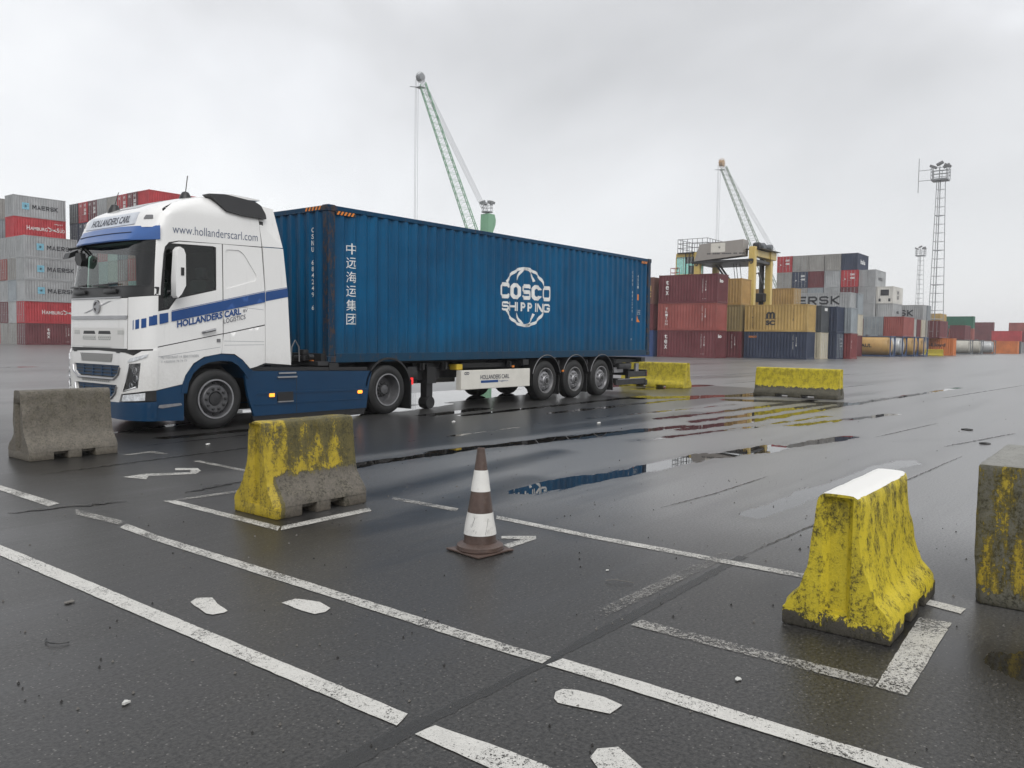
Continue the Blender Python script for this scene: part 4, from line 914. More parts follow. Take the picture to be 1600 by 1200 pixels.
# ------------------------------------------------------------------ wheels
TX, TY = 9.63, 11.715        # near front corner of the container; x runs back along the truck, y away from the camera
def wheel(parent, x, y, side, kind, r=.485, twin=False):
    """side -1: outer face toward -y"""
    w = thing('wheel', None, None, (x, y, r)); w.parent = parent
    if side > 0: w.rotation_euler = (0, 0, pi)
    wd = .31
    m = MB(); prof = [(.30, .02), (.335, .004), (.40, -.004), (.445, .012), (r - .012, .03), (r, .05)]
    for k in range(4): a = .05 + (wd - .1) * (k + .5) / 4; prof += [(r, a - .012), (r - .012, a - .006), (r - .012, a + .006), (r, a + .012)]
    prof += [(r, wd - .05), (.445, wd - .012), (.335, wd), (.30, wd - .02)]
    m.lathe(prof, axis='Y', n=56); m.build('tyre', M['tyre'], w)
    if twin: m = MB(); m.lathe([(.3, .34), (.36, .33), (r, .38), (r, .6), (.36, .65), (.3, .64)], n=40); m.build('inner_tyre', M['tyre'], w)
    m = MB()
    if kind == 'steer': m.lathe([(.315, .03), (.318, .0), (.30, .0), (.285, .03), (.27, .09), (.24, .08), (.225, .025), (.21, .012), (.125, .012), (.118, .04), (.11, .05), (.0, .05)], n=48)
    elif kind == 'drive': m.lathe([(.315, .03), (.318, .0), (.30, .0), (.287, .03), (.275, .17), (.25, .20), (.16, .20), (.15, .17), (.10, .15), (.09, .10), (0, .09)], n=48)
    else: m.lathe([(.315, .03), (.318, .0), (.30, .0), (.285, .03), (.27, .12), (.245, .10), (.22, .045), (.20, .035), (.135, .035), (.125, .0), (.11, -.02), (.08, -.035), (0, -.035)], n=48)
    m.build('rim', M['rim'] if kind != 'trailer' else M['rimlight'], w)
    m = MB(); m.lathe([(.3175, -.004), (.3195, -.004), (.3195, .006), (.296, .006), (.296, -.004), (.3175, -.004)], n=48); m.build('rim_edge', M['rimlight'], w)
    # dark hand holes and nuts
    m = MB(); rr = {'steer': .252, 'drive': .225, 'trailer': .262}[kind]; yy = {'steer': .074, 'drive': .196, 'trailer': .09}[kind]
    for k in range(10):
        a = (k + .5) * 2 * pi / 10; c = (rr * cos(a), 0, rr * sin(a)); m.lathe([(0, yy - .012), (.022, yy - .012), (.022, yy + .02)], c, 'Y', 10)
    if kind != 'drive': m.build('hand_hole', M['black'], w)
    else: m.bm.free()
    m = MB(); nr, ny = {'steer': (.168, -.012), 'drive': (.12, .13), 'trailer': (.168, .008)}[kind]
    for k in range(10):
        a = k * 2 * pi / 10; c = (nr * cos(a), 0, nr * sin(a)); m.lathe([(0, ny - .012), (.017, ny - .010), (.019, ny), (.024, ny + .004), (.024, ny + .035)], c, 'Y', 8)
    m.build('wheel_nut', M['darkmetal'] if kind != 'trailer' else M['rimlight'], w)
    if kind == 'steer': m = MB(); m.lathe([(.105, .052), (.098, .03), (.09, .028), (0, .03)], n=24); m.build('hub', M['darkmetal'], w)
    if kind == 'trailer': m = MB(); m.lathe([(.118, .03), (.122, .01), (.10, -.03), (.0, -.045)], n=24); m.build('hub', M['darkmetal'], w)
    return w

# ------------------------------------------------------------------ cab surface
_CZ = [.2, .6, 1.28, 2.1, 2.93, 3.1, 3.35]; _CX = [-3.60, -3.58, -3.56, -3.54, -3.40, -3.38, -3.28]
_UP = [(3.35, -3.28), (3.45, -3.15), (3.55, -2.95), (3.65, -2.68), (3.73, -2.35), (3.775, -2.0), (3.79, -1.40)]
_UL = [0]
for _a, _b in zip(_UP[:-1], _UP[1:]): _UL.append(_UL[-1] + sqrt((_b[0] - _a[0]) ** 2 + (_b[1] - _a[1]) ** 2))
def fxz(v):
    """v: height below 3.35, arc length up the roof slope beyond -> (x, z)"""
    if v <= 3.35: return float(np.interp(v, _CZ, _CX)), v
    t = v - 3.35; return float(np.interp(t, _UL, [p[1] for p in _UP])), float(np.interp(t, _UL, [p[0] for p in _UP]))
def inset(z):
    t = min(1, max(0, (z - 3.36) / .44)); return .42 * (1 - sqrt(max(0, 1 - t * t))) + max(0, z - 2.2) * .012
def s2(y):      # front coordinate from y
    yy = min(y, 2.5 - y); s = (math.acos(max(-1, min(1, 1 - max(0, yy) / .5))) / (pi / 2) * .6) if yy < .5 else yy - .5 + .6
    return s if y <= 1.25 else 2.7 - s
def front(s, v, off=0):
    X, z = fxz(v); ss = min(s, 2.7 - s)
    if ss < .6: th = ss / .6 * pi / 2; y, x = .5 * (1 - cos(th)), X + .3 * (1 - sin(th)); n = Vector((-sin(th) / .3, -cos(th) / .5, 0)).normalized()
    else: y, x = ss - .6 + .5, X; n = Vector((-1, 0, 0))
    if v > 3.35:
        X2, z2 = fxz(v + .02); tn = Vector((X2 - X, 0, z2 - z)).normalized(); up = Vector((-tn.z, 0, tn.x)); n = (n * max(.05, up.x * -1) + Vector((0, n.y * .6, up.z))).normalized()
    i = inset(z); y = i + y * (2.5 - 2 * i) / 2.5
    if s > 1.35: y = 2.5 - y; n = Vector((n.x, -n.y, n.z))
    return Vector((x, y, z)) + n * off
def side(x, z, off=0, far=False):
    X = None
    if z <= 3.35: X = float(np.interp(z, _CZ, _CX))
    else: X = float(np.interp(z, [p[0] for p in _UP], [p[1] for p in _UP]))
    t = max(0, min(.995, (X + .3 - x) / .3)); y = .5 * (1 - sqrt(1 - t * t)); i = inset(z); y = i + y * (2.5 - 2 * i) / 2.5
    ny = 1.0; nx = t * 1.2; nz = 0 if z < 3.36 else -min(3, (z - 3.36) * 6)
    n = Vector((-nx, -ny, -nz)).normalized(); p = Vector((x, y, z)) + n * off
    if far: p.y = 2.5 - p.y
    return p
def sideN(x, z, off=0): return side(x, z, off)
def sideF(x, z, off=0): return side(x, z, off, True)
def inpoly(p, poly):
    c = False; n = len(poly)
    for i in range(n):
        a, b = poly[i], poly[i - 1]
        if (a[1] > p[1]) != (b[1] > p[1]) and p[0] < (b[0] - a[0]) * (p[1] - a[1]) / (b[1] - a[1]) + a[0]: c = not c
    return c
def resample(poly, step):
    out = []
    for i in range(len(poly)):
        a, b = Vector(poly[i]), Vector(poly[(i + 1) % len(poly)]); n = max(1, int(math.ceil((b - a).length / step)))
        out += [tuple(a.lerp(b, k / n)) for k in range(n)]
    return out
def rnd(poly, r):
    """round the corners of a polygon"""
    out = []; n = len(poly)
    for i in range(n):
        p, a, b = Vector(poly[i]), Vector(poly[i - 1]), Vector(poly[(i + 1) % n]); da, db = (a - p), (b - p)
        k = min(r, da.length * .45, db.length * .45); s, e_ = p + da.normalized() * k, p + db.normalized() * k
        for t in (0, .25, .5, .75, 1): q = s.lerp(p, t).lerp(p.lerp(e_, t), t); out.append((q.x, q.y))
    return out
def panel(mb, outline, surf, off=0, holes=(), step=.06, rim=.012):
    bm = mb.bm; loops = [resample(outline, step)] + [resample(h, step) for h in holes]; V = []; Ed = []
    for lp in loops:
        b0 = len(V); V += [Vector(p) for p in lp]; Ed += [(b0 + i, b0 + (i + 1) % len(lp)) for i in range(len(lp))]
    xs = [p[0] for p in loops[0]]; ys = [p[1] for p in loops[0]]
    nb = len(V); a = min(xs) + step * .5
    while a < max(xs):
        b = min(ys) + step * .5
        while b < max(ys):
            if inpoly((a, b), outline) and not any(inpoly((a, b), h) for h in holes) and min((q[0] - a) ** 2 + (q[1] - b) ** 2 for lp in loops for q in lp) > (step * .42) ** 2: V.append(Vector((a + .001 * math.sin(b * 91), b)))
            b += step
        a += step
    r = delaunay_2d_cdt(V, Ed, [], 0, 1e-5)
    vv = [bm.verts.new(surf(p.x, p.y, off)) for p in r[0]]
    for f in r[2]:
        c = sum((r[0][i] for i in f), Vector((0, 0))) / len(f)
        if inpoly(c, outline) and not any(inpoly(c, h) for h in holes):
            try: bm.faces.new([vv[i] for i in f])
            except ValueError: pass
    if rim:
        for lp in loops:
            A = [bm.verts.new(surf(p[0], p[1], off)) for p in lp]; B = [bm.verts.new(surf(p[0], p[1], off - rim)) for p in lp]
            for i in range(len(lp)): bm.faces.new([A[i], B[i], B[(i + 1) % len(lp)], A[(i + 1) % len(lp)]])
    return mb
def fr(pts): return [(s2(y), v) for y, v in pts]

tr = thing('truck_tractor', 'white and blue lorry tractor facing left, coupled under the long blue container', 'truck', (TX, TY, 0))
WS = rnd(fr([(.035, 2.235), (.035, 2.91), (2.465, 2.91), (2.465, 2.235)]), .05)
WIN = rnd([(-3.15, 2.16), (-3.12, 2.80), (-3.03, 2.875), (-2.30, 2.895), (-2.285, 2.245), (-2.95, 2.075), (-3.05, 1.93), (-3.18, 1.90)], .03)
# black inner shell
body = thing('cab', None, None); body.parent = tr
m = MB()
sh = [(-3.34, .5), (-3.34, 1.84), (-3.30, 2.1), (-3.18, 2.93), (-3.1, 3.3), (-2.88, 3.42), (-1.38, 3.42), (-1.38, 1.0), (-1.6, 1.0), (-1.75, 1.1), (-1.95, 1.2), (-2.25, 1.2), (-2.5, 1.14), (-2.7, 1.03), (-2.83, .84), (-2.86, .5)]
for sf in (sideN, sideF): panel(m, sh, sf, -.014, [WIN], .07, 0)
panel(m, [(.05, .3), (.05, 3.36), (2.65, 3.36), (2.65, .3)], front, -.014, [WS], .07, 0)
m.box(-3.3, -1.4, .12, 2.38, 1.05, 1.2); m.box(-1.46, -1.40, .06, 2.44, 1.1, 3.4)
m.build('cab_shell', M['black'], body)
# white panels
m = MB(); IND = [(-2.10, 2.25), (-2.10, 2.885), (-1.86, 2.90), (-1.76, 2.84), (-1.52, 2.50), (-1.54, 2.42)]
up = [(-3.30, 2.10), (-3.205, 2.10), (-3.20, 2.22), (-3.15, 2.72), (-3.125, 2.83), (-3.06, 2.905), (-2.90, 2.945), (-1.425, 2.995), (-1.47, 3.40), (-1.49, 3.785), (-2.05, 3.765), (-2.30, 3.73), (-2.62, 3.65), (-2.86, 3.56), (-3.02, 3.45), (-3.13, 3.35), (-3.20, 3.1), (-3.235, 2.93), (-3.275, 2.5)]
quarter = [(-2.145, 1.54), (-2.145, 2.965), (-1.425, 2.98), (-1.37, 2.24), (-1.365, 1.70)]
qlow = [(-2.145, 1.525), (-1.37, 1.68), (-1.37, 1.05), (-1.55, .99), (-1.66, .965), (-1.80, 1.11), (-1.95, 1.205), (-2.187, 1.217), (-2.164, 1.40)]
for sf in (sideN, sideF):
    m = MB(); panel(m, up, sf, 0, step=.05); panel(m, quarter, sf, 0, [rnd(IND, .05)]); panel(m, rnd(IND, .05), sf, -.012, rim=0); panel(m, qlow, sf, .006); m.build('side_panel', M['white'], body)
door = [(-3.325, 1.31), (-3.30, 1.84), (-3.07, 1.89), (-2.95, 2.055), (-2.27, 2.225), (-2.265, 2.90), (-2.32, 2.915), (-3.02, 2.893), (-2.9, 2.93), (-2.165, 2.965), (-2.16, 1.54)]
dlow = [(-3.325, 1.295), (-2.165, 1.525), (-2.172, 1.38), (-2.195, 1.217), (-2.5, 1.165), (-2.68, 1.065), (-2.82, .88), (-2.87, .745), (-3.30, .665)]
for i, sf in enumerate((sideN, sideF)):
    m = MB(); panel(m, door, sf, 0, step=.05); panel(m, dlow, sf, .008); d = m.build('door', M['white'], body)
    m = MB(); panel(m, [(-3.295, 1.855), (-3.295, 2.09), (-3.20, 2.09), (-3.19, 2.22), (-3.145, 2.72), (-3.12, 2.81), (-3.04, 2.885), (-2.305, 2.905), (-2.275, 2.87), (-2.275, 2.24), (-2.955, 2.067), (-3.065, 1.90)], sf, -.004, [WIN], step=.05); m.build('window_seal', M['black'], d)
    m = MB(); panel(m, WIN, sf, -.010, rim=0); m.build('window', M['sideglass'], d)
    yy = -.02 if i == 0 else 2.52
    m = MB(); m.tube([(-2.52, yy * 1 + (.015 if i == 0 else -.015), 1.545), (-2.50, yy - (.03 if i == 0 else -.03), 1.555), (-2.33, yy - (.03 if i == 0 else -.03), 1.595), (-2.31, yy, 1.60)], .022, 8); m.build('handle', M['chrome'], d)
    m = MB(); m.box(-2.275, -2.215, min(yy, yy + .02), max(yy, yy + .02), 1.40, 1.45); m.build('badge', M['grey'], d, False)
# front
m = MB()
panel(m, fr([(.345, 1.285), (.345, 2.045), (2.155, 2.045), (2.155, 1.285)]), front, .012)
m.build('grille_hood', M['white'], body)
m = MB()
for mir in (0, 1):
    pts = [(.0, 1.29), (.0, 2.09), (.16, 2.065), (.335, 2.055), (.335, 1.27)]
    if mir: pts = [(2.5 - a, b) for a, b in pts][::-1]
    m = MB(); panel(m, fr(pts), front, .004); m.build('corner_panel', M['white'], body)
m = MB(); panel(m, fr([(0, 2.10), (.16, 2.075), (.345, 2.06), (2.155, 2.06), (2.34, 2.075), (2.5, 2.10), (2.5, 2.22), (0, 2.22)]), front, .0); m.build('cowl', M['black'], body)
m = MB(); panel(m, WS, front, -.006, rim=0); m.build('windscreen', M['glass'], body)
m = MB(); panel(m, fr([(.0, 2.225), (.0, 2.955), (2.5, 2.955), (2.5, 2.225)]), front, -.004, [WS]); m.build('windscreen_frame', M['black'], body)
m = MB(); panel(m, [(s2(.05), 3.12), (s2(.05), 3.345), (s2(.12), 3.45), (s2(.16), 3.75), (s2(.16), 4.95), (2.7 - s2(.16), 4.95), (2.7 - s2(.16), 3.75), (2.7 - s2(.12), 3.45), (2.7 - s2(.05), 3.345), (2.7 - s2(.05), 3.12)], front, 0, step=.06); m.build('roof', M['white'], body)
m = MB(); panel(m, [(1.0, 3.62), (.85, 4.5), (1.85, 4.5), (1.7, 3.62)], front, .006, rim=.006); m.build('roof_hatch', simple('hatch_grey', (.33, .34, .35), .3), body)
m = MB(); panel(m, fr([(.45, 3.18), (.47, 3.375), (2.03, 3.375), (2.05, 3.18)]), front, .012, step=.1); sg = m.build('name_sign', simple('sign_pale', (.58, .61, .66), .35), body)
letter('lettering', [('HOLLANDERS CARL', 0, 0, 1.25, .115, .02)], M['darktxt'], sg, lambda u, v: tuple(front(s2(1.87) - u * .985, 3.215 + v, .016)))
for y in (.20, 2.30):
    m = MB(); panel(m, rnd(fr([(y - .06, 3.25), (y - .04, 3.31), (y + .07, 3.31), (y + .09, 3.25)] if y < 1 else [(y - .09, 3.25), (y - .07, 3.31), (y + .04, 3.31), (y + .06, 3.25)]), .01), front, .012, step=.04); m.build('marker_lamp', M['grey'], body)
# sun visor
m = MB(); vp = [(.0, 0), (.35, .16), (.8, .21), (1.25, .22), (1.7, .21), (2.15, .16), (2.5, 0)]
def visor(z, out, drop):
    r = []
    for k in range(25):
        y = .0 + 2.5 * k / 24; o_ = float(np.interp(y, [p[0] for p in vp], [p[1] for p in vp])); X = -3.20 - (.0 if .3 < y < 2.2 else 0)
        r.append((X - o_ * out - .0, y, z + (o_ / .22) * drop))
    return r
rings = [[m.bm.verts.new(p) for p in visor(*a)] for a in ((3.14, .55, .02), (3.12, 1.0, .03), (3.04, 1.35, .0), (2.955, 1.75, -.03), (2.935, 1.72, -.03), (3.02, 1.1, -.0))]
for a, b in zip(rings[:-1], rings[1:]):
    for k in range(24): m.bm.faces.new([a[k], a[k + 1], b[k + 1], b[k]])
m.build('sun_visor', M['visorblue'], body)
m = MB(); m.box(-3.30, -3.10, .16, 2.34, 2.935, 2.975); m.build('visor_shade', M['black'], body, False)
# badge and bars
m = MB()
for v0, v1, a, b in ((1.73, 1.785, .345, 2.155), (2.048, 2.07, .5, 2.155)): panel(m, fr([(a, v0), (a, v1), (b, v1), (b, v0)]), front, .024, rim=.02, step=.12)
panel(m, fr([(.80, 2.01), (.88, 2.01), (1.70, 1.83), (1.62, 1.83)]), front, .018, rim=.01, step=.1)
m.build('trim_bar', M['chrome'], body)
m = MB(); m.lathe([(.075, -.035), (.105, -.035), (.105, .02), (.075, .02), (.075, -.035)], (-3.55, 1.24, 1.925), 'X', 24); m.box(-3.582, -3.57, 1.165, 1.315, 1.905, 1.945); m.lathe([(.05, -.02), (.0, -.02)], (-3.55, 1.24, 1.925), 'X', 16)
m.build('badge', M['chrome'], body)
m = MB()
for a in (1.30, .80): panel(m, fr([(a, 1.50), (a + .03, 1.55), (a + .40 - .03 + .02, 1.55), (a + .41, 1.50)]), front, .016, rim=0)
m.build('air_inlet', M['black'], body)
m = MB(); panel(m, fr([(.42, 1.31), (.42, 1.60), (2.08, 1.60), (2.08, 1.31)]), front, .0155, rim=0); m.build('perforated_band', M['perf'], body)
m = MB()
panel(m, fr([(.80, 1.41), (.80, 1.475), (1.20, 1.475), (1.20, 1.41)]), front, .018, rim=0); panel(m, fr([(1.28, 1.41), (1.28, 1.475), (1.72, 1.475), (1.72, 1.41)]), front, .018, rim=0)
panel(m, fr([(.79, 1.29), (.79, 1.305), (1.72, 1.305), (1.72, 1.29)]), front, .018, rim=0)
for y in (.50, 1.92): panel(m, fr([(y - .09, 1.50), (y - .09, 1.56), (y + .09, 1.56), (y + .09, 1.50)]), front, .018, rim=0)
m.build('mesh_inlet', M['perfd'], body)
# lower front with grilles
G1_ = rnd(fr([(.50, 1.03), (2.00, 1.03), (1.97, .92), (1.82, .835), (.68, .835), (.53, .92)]), .02)
G2_ = rnd(fr([(.58, .73), (1.92, .73), (1.88, .62), (1.76, .54), (.74, .54), (.62, .62)]), .02)
HL = fr([(.29, 1.06), (.11, 1.075), (.14, .70), (.40, .63)]); HLf = [(2.7 - a, b) for a, b in HL]
m = MB(); low = [(.0, .67), (.0, 1.27), (.10, 1.255), (.22, 1.18), (.42, 1.225), (1.25, 1.245)]
low = low + [(2.5 - a, b) for a, b in low[::-1]][1:] + [(2.44, .66), (2.07, .60), (2.0, .47), (1.25, .47), (.50, .47), (.44, .60), (.06, .655)]
panel(m, fr(low), front, .022, [G1_, G2_, HL, HLf], .05, .04); fb = m.build('front_bumper', M['white'], body)
m = MB(); panel(m, G1_, front, -.010, rim=0); panel(m, G2_, front, -.010, rim=0)
m.build('grille_recess', M['black'], fb)
m = MB()
for z in (.875, .925, .975, 1.015): panel(m, fr([(.55, z - .014), (.55, z + .012), (1.95, z + .012), (1.95, z - .014)]), front, .004, rim=.02, step=.2)
for z in (.575, .625, .675, .712): panel(m, fr([(.66, z - .013), (.66, z + .011), (1.84, z + .011), (1.84, z - .013)]), front, .004, rim=.02, step=.2)
for y in (.8, 1.1, 1.4, 1.7): panel(m, fr([(y - .012, .85), (y - .012, 1.02), (y + .012, 1.02), (y + .012, .85)]), front, .006, rim=.02); panel(m, fr([(y - .012, .55), (y - .012, .72), (y + .012, .72), (y + .012, .55)]), front, .006, rim=.02)
m.build('grille', M['bluepaint'], fb)
m = MB()
for pts, ins in (([(.485, 1.0), (.52, .90), (.665, .815), (1.835, .815), (1.98, .90), (2.015, 1.0)], .022), ([(.57, .71), (.60, .61), (.725, .52), (1.775, .52), (1.90, .61), (1.93, .71)], .022)):
    m.tube([front(s2(y), z, .03) for y, z in pts], ins * .8, 8)
m.build('grille_trim', M['chrome'], fb)
m = MB(); panel(m, fr([(.75, 1.07), (.70, 1.20), (1.78, 1.20), (1.73, 1.07)]), front, .025, rim=0); panel(m, fr([(.78, .76), (.78, .80), (1.72, .80), (1.72, .76)]), front, .025, rim=0); m.build('mesh_inlet', M['perfd'], fb)
m = MB()
for y in (.55, 1.95): panel(m, fr([(y - .06, 1.215), (y - .06, 1.25), (y + .06, 1.25), (y + .06, 1.215)]), front, .026, rim=0)
m.build('step_slot', M['black'], fb)
for q in (HL, HLf):
    m = MB(); panel(m, q, front, -.02, rim=0); hl = m.build('headlight', M['rimlight'], body)
    mir = q is HLf; f_ = (lambda y: 2.5 - y) if mir else (lambda y: y)
    for y, z, r_ in ((.20, .96, .055), (.19, .84, .062), (.26, .735, .045)):
        p = front(s2(f_(y)), z, -.005); m = MB(); m.lathe([(r_, .0), (r_ * .8, .03), (r_ * .4, .045), (0, .05)], (p.x - .015, p.y, p.z), 'X', 18); m.build('reflector', M['lens'], hl)
    m = MB(); m.tube([front(s2(f_(y)), z, .012) for y, z in ((.30, 1.05), (.385, .65), (.17, .705))], .022, 6); m.build('light_strip', simple('strip_white', (.8, .8, .8), .2), hl)
    m = MB(); panel(m, q, front, .016, rim=0); m.build('lens', glass_mat('lamp_glass', (.9, .92, .95), .08) if not mir else bpy.data.materials['lamp_glass'], hl)
for mir in (0, 1):
    f_ = (lambda y: 2.5 - y) if mir else (lambda y: y)
    m = MB(); q = fr([(f_(.31), 1.085), (f_(.25), 1.145), (f_(.04), 1.215), (f_(.05), 1.17), (f_(.2), 1.10)]); panel(m, q, front, .034, rim=.015, step=.04); m.build('indicator', M['lens'], body)
    m = MB(); q = fr([(f_(.40), .585), (f_(.06), .63), (f_(.06), .515), (f_(.43), .49)]); panel(m, q, front, .020, rim=.02, step=.05); m.build('fog_lamp', M['lens'], body)
    m = MB(); q = fr([(f_(.055), .64), (f_(0), .665), (f_(0), .50), (f_(.055), .51)]); panel(m, q, front, .010, rim=.02, step=.05); m.build('bumper_corner', M['black'], body)
m = MB(); bb = [(0, .20), (0, .495), (.44, .475), (1.25, .455), (2.06, .475), (2.5, .495), (2.5, .20), (1.25, .24)]; panel(m, fr(bb), front, .03, step=.08, rim=.05)
for sf in (sideN, sideF): panel(m, [(-3.29, .20), (-3.29, .655), (-2.88, .735), (-2.85, .60), (-2.85, .18)], sf, .012, step=.08, rim=.04)
m.build('lower_bumper', M['bluepaint'], body)
m = MB()
for sf in (sideN, sideF): panel(m, rnd([(-3.27, .40), (-3.25, .44), (-2.90, .455), (-2.88, .42), (-3.2, .39)], .012), sf, .02, step=.05)
m.build('step_light', M['rimlight'], body)
m = MB(); p0 = front(s2(1.24), .385, .05); m.box(p0.x - .006, p0.x + .004, .99, 1.51, .33, .44); pl_ = m.build('number_plate', simple('plate_white', (.66, .66, .63), .4), body, False)
letter('lettering', [('QAPX 747', 0, 0, .44, .075, .02)], M['darktxt'], pl_, lambda u, v: (p0.x - .009, 1.475 - u, .347 + v))
# decals
m = MB(); panel(m, [(-3.04, 1.705), (-3.04, 1.855), (-1.37, 2.245), (-1.37, 2.075)], sideN, .0115, rim=0, step=.1); 
for a, b, z0, z1 in ((-3.23, -3.09, 1.66, 1.83),): panel(m, [(a, z0), (a, z1 - .015), (b, z1 + .01), (b, z0 + .035)], sideN, .0115, rim=0)
panel(m, [(-3.035, 1.865), (-3.035, 1.873), (-1.37, 2.262), (-1.37, 2.254)], sideN, .0115, rim=0)
m.build('stripe', M['decal'], body)
m = MB()
for a, b, dz in ((.242, .228, 0), (.200, .145, .012), (.118, .062, .03), (.04, .004, .066)): panel(m, fr([(a, 1.565 + dz), (a, 1.705 + dz), (b, 1.72 + dz), (b, 1.58 + dz)]), front, .0065, rim=0, step=.03)
panel(m, [(-3.322, 1.645), (-3.322, 1.79), (-3.265, 1.80), (-3.265, 1.655)], sideN, .0115, rim=0)
m.build('stripe_block', M['decal'], body)
def slope(u0, z0, k, off=.0125, sx=1): return lambda u, v: tuple(side(u0 + u * sx, z0 + v + k * u, off))
letter('lettering', [('HOLLANDERS CARL', 0, 0, 1.12, .105, .035)], M['decal'], body, slope(-2.95, 1.615, .215))
letter('lettering', [('LOGISTICS', 0, 0, .40, .075, .0), ('BV', .36, .115, .08, .045)], M['darktxt'], body, slope(-2.15, 1.695, .22, .0125))
letter('lettering', [('www.hollanderscarl.com', 0, 0, 1.50, .13, -.006)], simple('url_grey_blue', (.075, .10, .17), .4, var=.05), body, slope(-3.0, 3.05, .018, .004))
letter('lettering', [('METTESTRAAT 14  8840 STADEN', 0, .07, .62, .04), ('T +32(0)56 78 73 73', 0, 0, .42, .04)], M['greytxt'], body, slope(-3.22, 1.07, .04, .021))
m = MB()
for a_, b_, o_ in (((-3.26, 1.165), (-2.21, 1.315), .0205), ((-2.14, 1.412), (-1.385, 1.405), .0185), ((-2.14, 1.345), (-1.385, 1.355), .0185), ((-2.14, 1.99), (-1.39, 1.94), .0125)):
    panel(m, [(a_[0], a_[1]), (a_[0], a_[1] + .007), (b_[0], b_[1] + .007), (b_[0], b_[1])], sideN, o_ - .012, rim=0, step=.1)
m.build('crease_line', M['greytxt'], body)
m = MB(); m.tube([Vector(q) + Vector((-.006, 0, 0)) for q in visor(3.045, 1.34, .0)[4:21]], .006, 4); m.build('visor_seam', M['darktxt'], body)
# mirrors
for i in (0, 1):
    f_ = (lambda y: 2.5 - y) if i else (lambda y: y)
    m = MB(); pts = [(-3.03, 2.10), (-3.03, 2.35), (-3.00, 2.78), (-2.96, 2.83), (-2.90, 2.80), (-2.87, 2.72), (-2.87, 2.25), (-2.94, 2.12), (-3.0, 2.06)]
    m.prism(pts, lambda u, v, w: (u - .05, f_(w), v), -.22, -.08); mr = m.build('mirror', M['white'], tr)
    m = MB(); m.prism([(-2.93, 2.2), (-2.93, 2.76), (-2.90, 2.73), (-2.90, 2.26)], lambda u, v, w: (u - .005, f_(w), v), -.215, -.085); m.build('mirror_glass', M['black'], mr, False)
    m = MB(); m.box(-3.0, -2.95, *sorted((f_(-.228), f_(-.216))), 2.40, 2.52); m.tube([(-3.02, f_(.02), 2.75), (-2.95, f_(-.12), 2.75)], .03, 6); m.tube([(-3.08, f_(.02), 2.15), (-2.98, f_(-.12), 2.17)], .03, 6); m.build('mirror_arm', M['black'], mr, False)
m = MB(); m.tube([(-3.30, 2.35, 2.93), (-3.42, 2.52, 2.90)], .02, 6); m.prism([(-3.46, 2.52), (-3.42, 2.62), (-3.30, 2.68), (-3.28, 2.60)], lambda u, v, w: (u, w, v + .22), 2.46, 2.66); m.build('kerb_mirror', M['black'], tr, False)
m = MB(); m.tube([(-3.38, 2.0, 2.92), (-3.50, 1.9, 2.82)], .016, 6); m.tube([(-3.38, 2.1, 2.92), (-3.50, 1.9, 2.78)], .016, 6); m.prism([(1.75, 2.66), (1.80, 2.79), (1.95, 2.80), (2.0, 2.70), (1.92, 2.60), (1.80, 2.58)], lambda u, v, w: (w, u, v), -3.56, -3.48); m.build('front_mirror', M['black'], tr, False)
# wipers
m = MB()
for y0, y1 in ((.75, 1.38), (1.75, 2.35)):
    m.tube([front(s2(y0), 2.17, .03), front(s2(y0 + .12), 2.24, .045), front(s2(y1), 2.255, .04)], .012, 5); m.tube([front(s2(y0 - .12), 2.275, .03), front(s2(y1), 2.26, .03)], .012, 5)
    m.box(-3.57, -3.53, y0 - .10, y0 + .28, 2.12, 2.19, .01)
m.build('wiper', M['black'], tr)
# interior
m = MB(); m.box(-3.42, -3.05, .15, 2.35, 1.9, 2.19, .05); m.build('dashboard', M['black'], body)
m = MB()
for y in (.42, 1.62): m.box(-2.55, -2.1, y, y + .5, 1.45, 1.6, .05); m.box(-2.2, -2.05, y, y + .5, 1.55, 2.42, .05); m.box(-2.19, -2.08, y + .12, y + .38, 2.42, 2.62, .04)
m.build('seat', simple('seat_cloth', (.05, .055, .06), .8), body)
m = MB(); m.lathe([(.20, -.02), (.225, 0), (.20, .02), (.185, 0), (.20, -.02)], (0, 0, 0), 'X', 20); sw = m.build('steering_wheel', M['black'], body); sw.location = (-2.88, .66, 2.22); sw.rotation_euler = (0, RAD(35), 0)
m = MB(); m.box(-1.56, -1.50, .1, 2.4, 1.3, 3.35); m.box(-3.15, -1.5, .12, 2.38, 2.98, 3.02); m.build('lining', M['cabinside'], body, False)
# roof parts
dd = [(-2.36, 3.745), (-2.05, 3.78), (-1.50, 3.735), (-1.40, 3.68), (-1.345, 3.54), (-1.35, 3.455), (-1.78, 3.46), (-2.09, 3.50)]
for f_ in (lambda y: y, lambda y: 2.5 - y):
    m = MB(); m.prism(rnd(dd, .02), lambda u, v, w, f_=f_: (u, f_(w + (v - 3.45) * .35), v), -.03, .16); m.build('roof_deflector', M['black'], tr)
m = MB(); m.prism([(-2.05, 3.78), (-1.15, 3.83), (-1.15, 3.85), (-1.7, 3.865), (-1.95, 3.83)], lambda u, v, w: (u, w, v), .45, 2.05); m.build('roof_spoiler', M['white'], tr)
m = MB(); m.lathe([(0, 3.86), (.05, 3.84), (.09, 3.77), (.11, 3.70), (0, 3.70)], (-2.50, .50, -.06), 'Z', 12); m.tube([(-2.50, .50, 3.76), (-2.46, .50, 4.05)], .008, 5); m.build('antenna', M['black'], tr)
m = MB(); m.lathe([(0, 3.66), (.05, 3.64), (.09, 3.57), (.11, 3.50), (0, 3.50)], (-2.95, 1.9, 0), 'Z', 12); m.tube([(-2.95, 1.9, 3.62), (-2.88, 1.9, 3.86)], .007, 5); m.build('antenna', M['black'], tr)
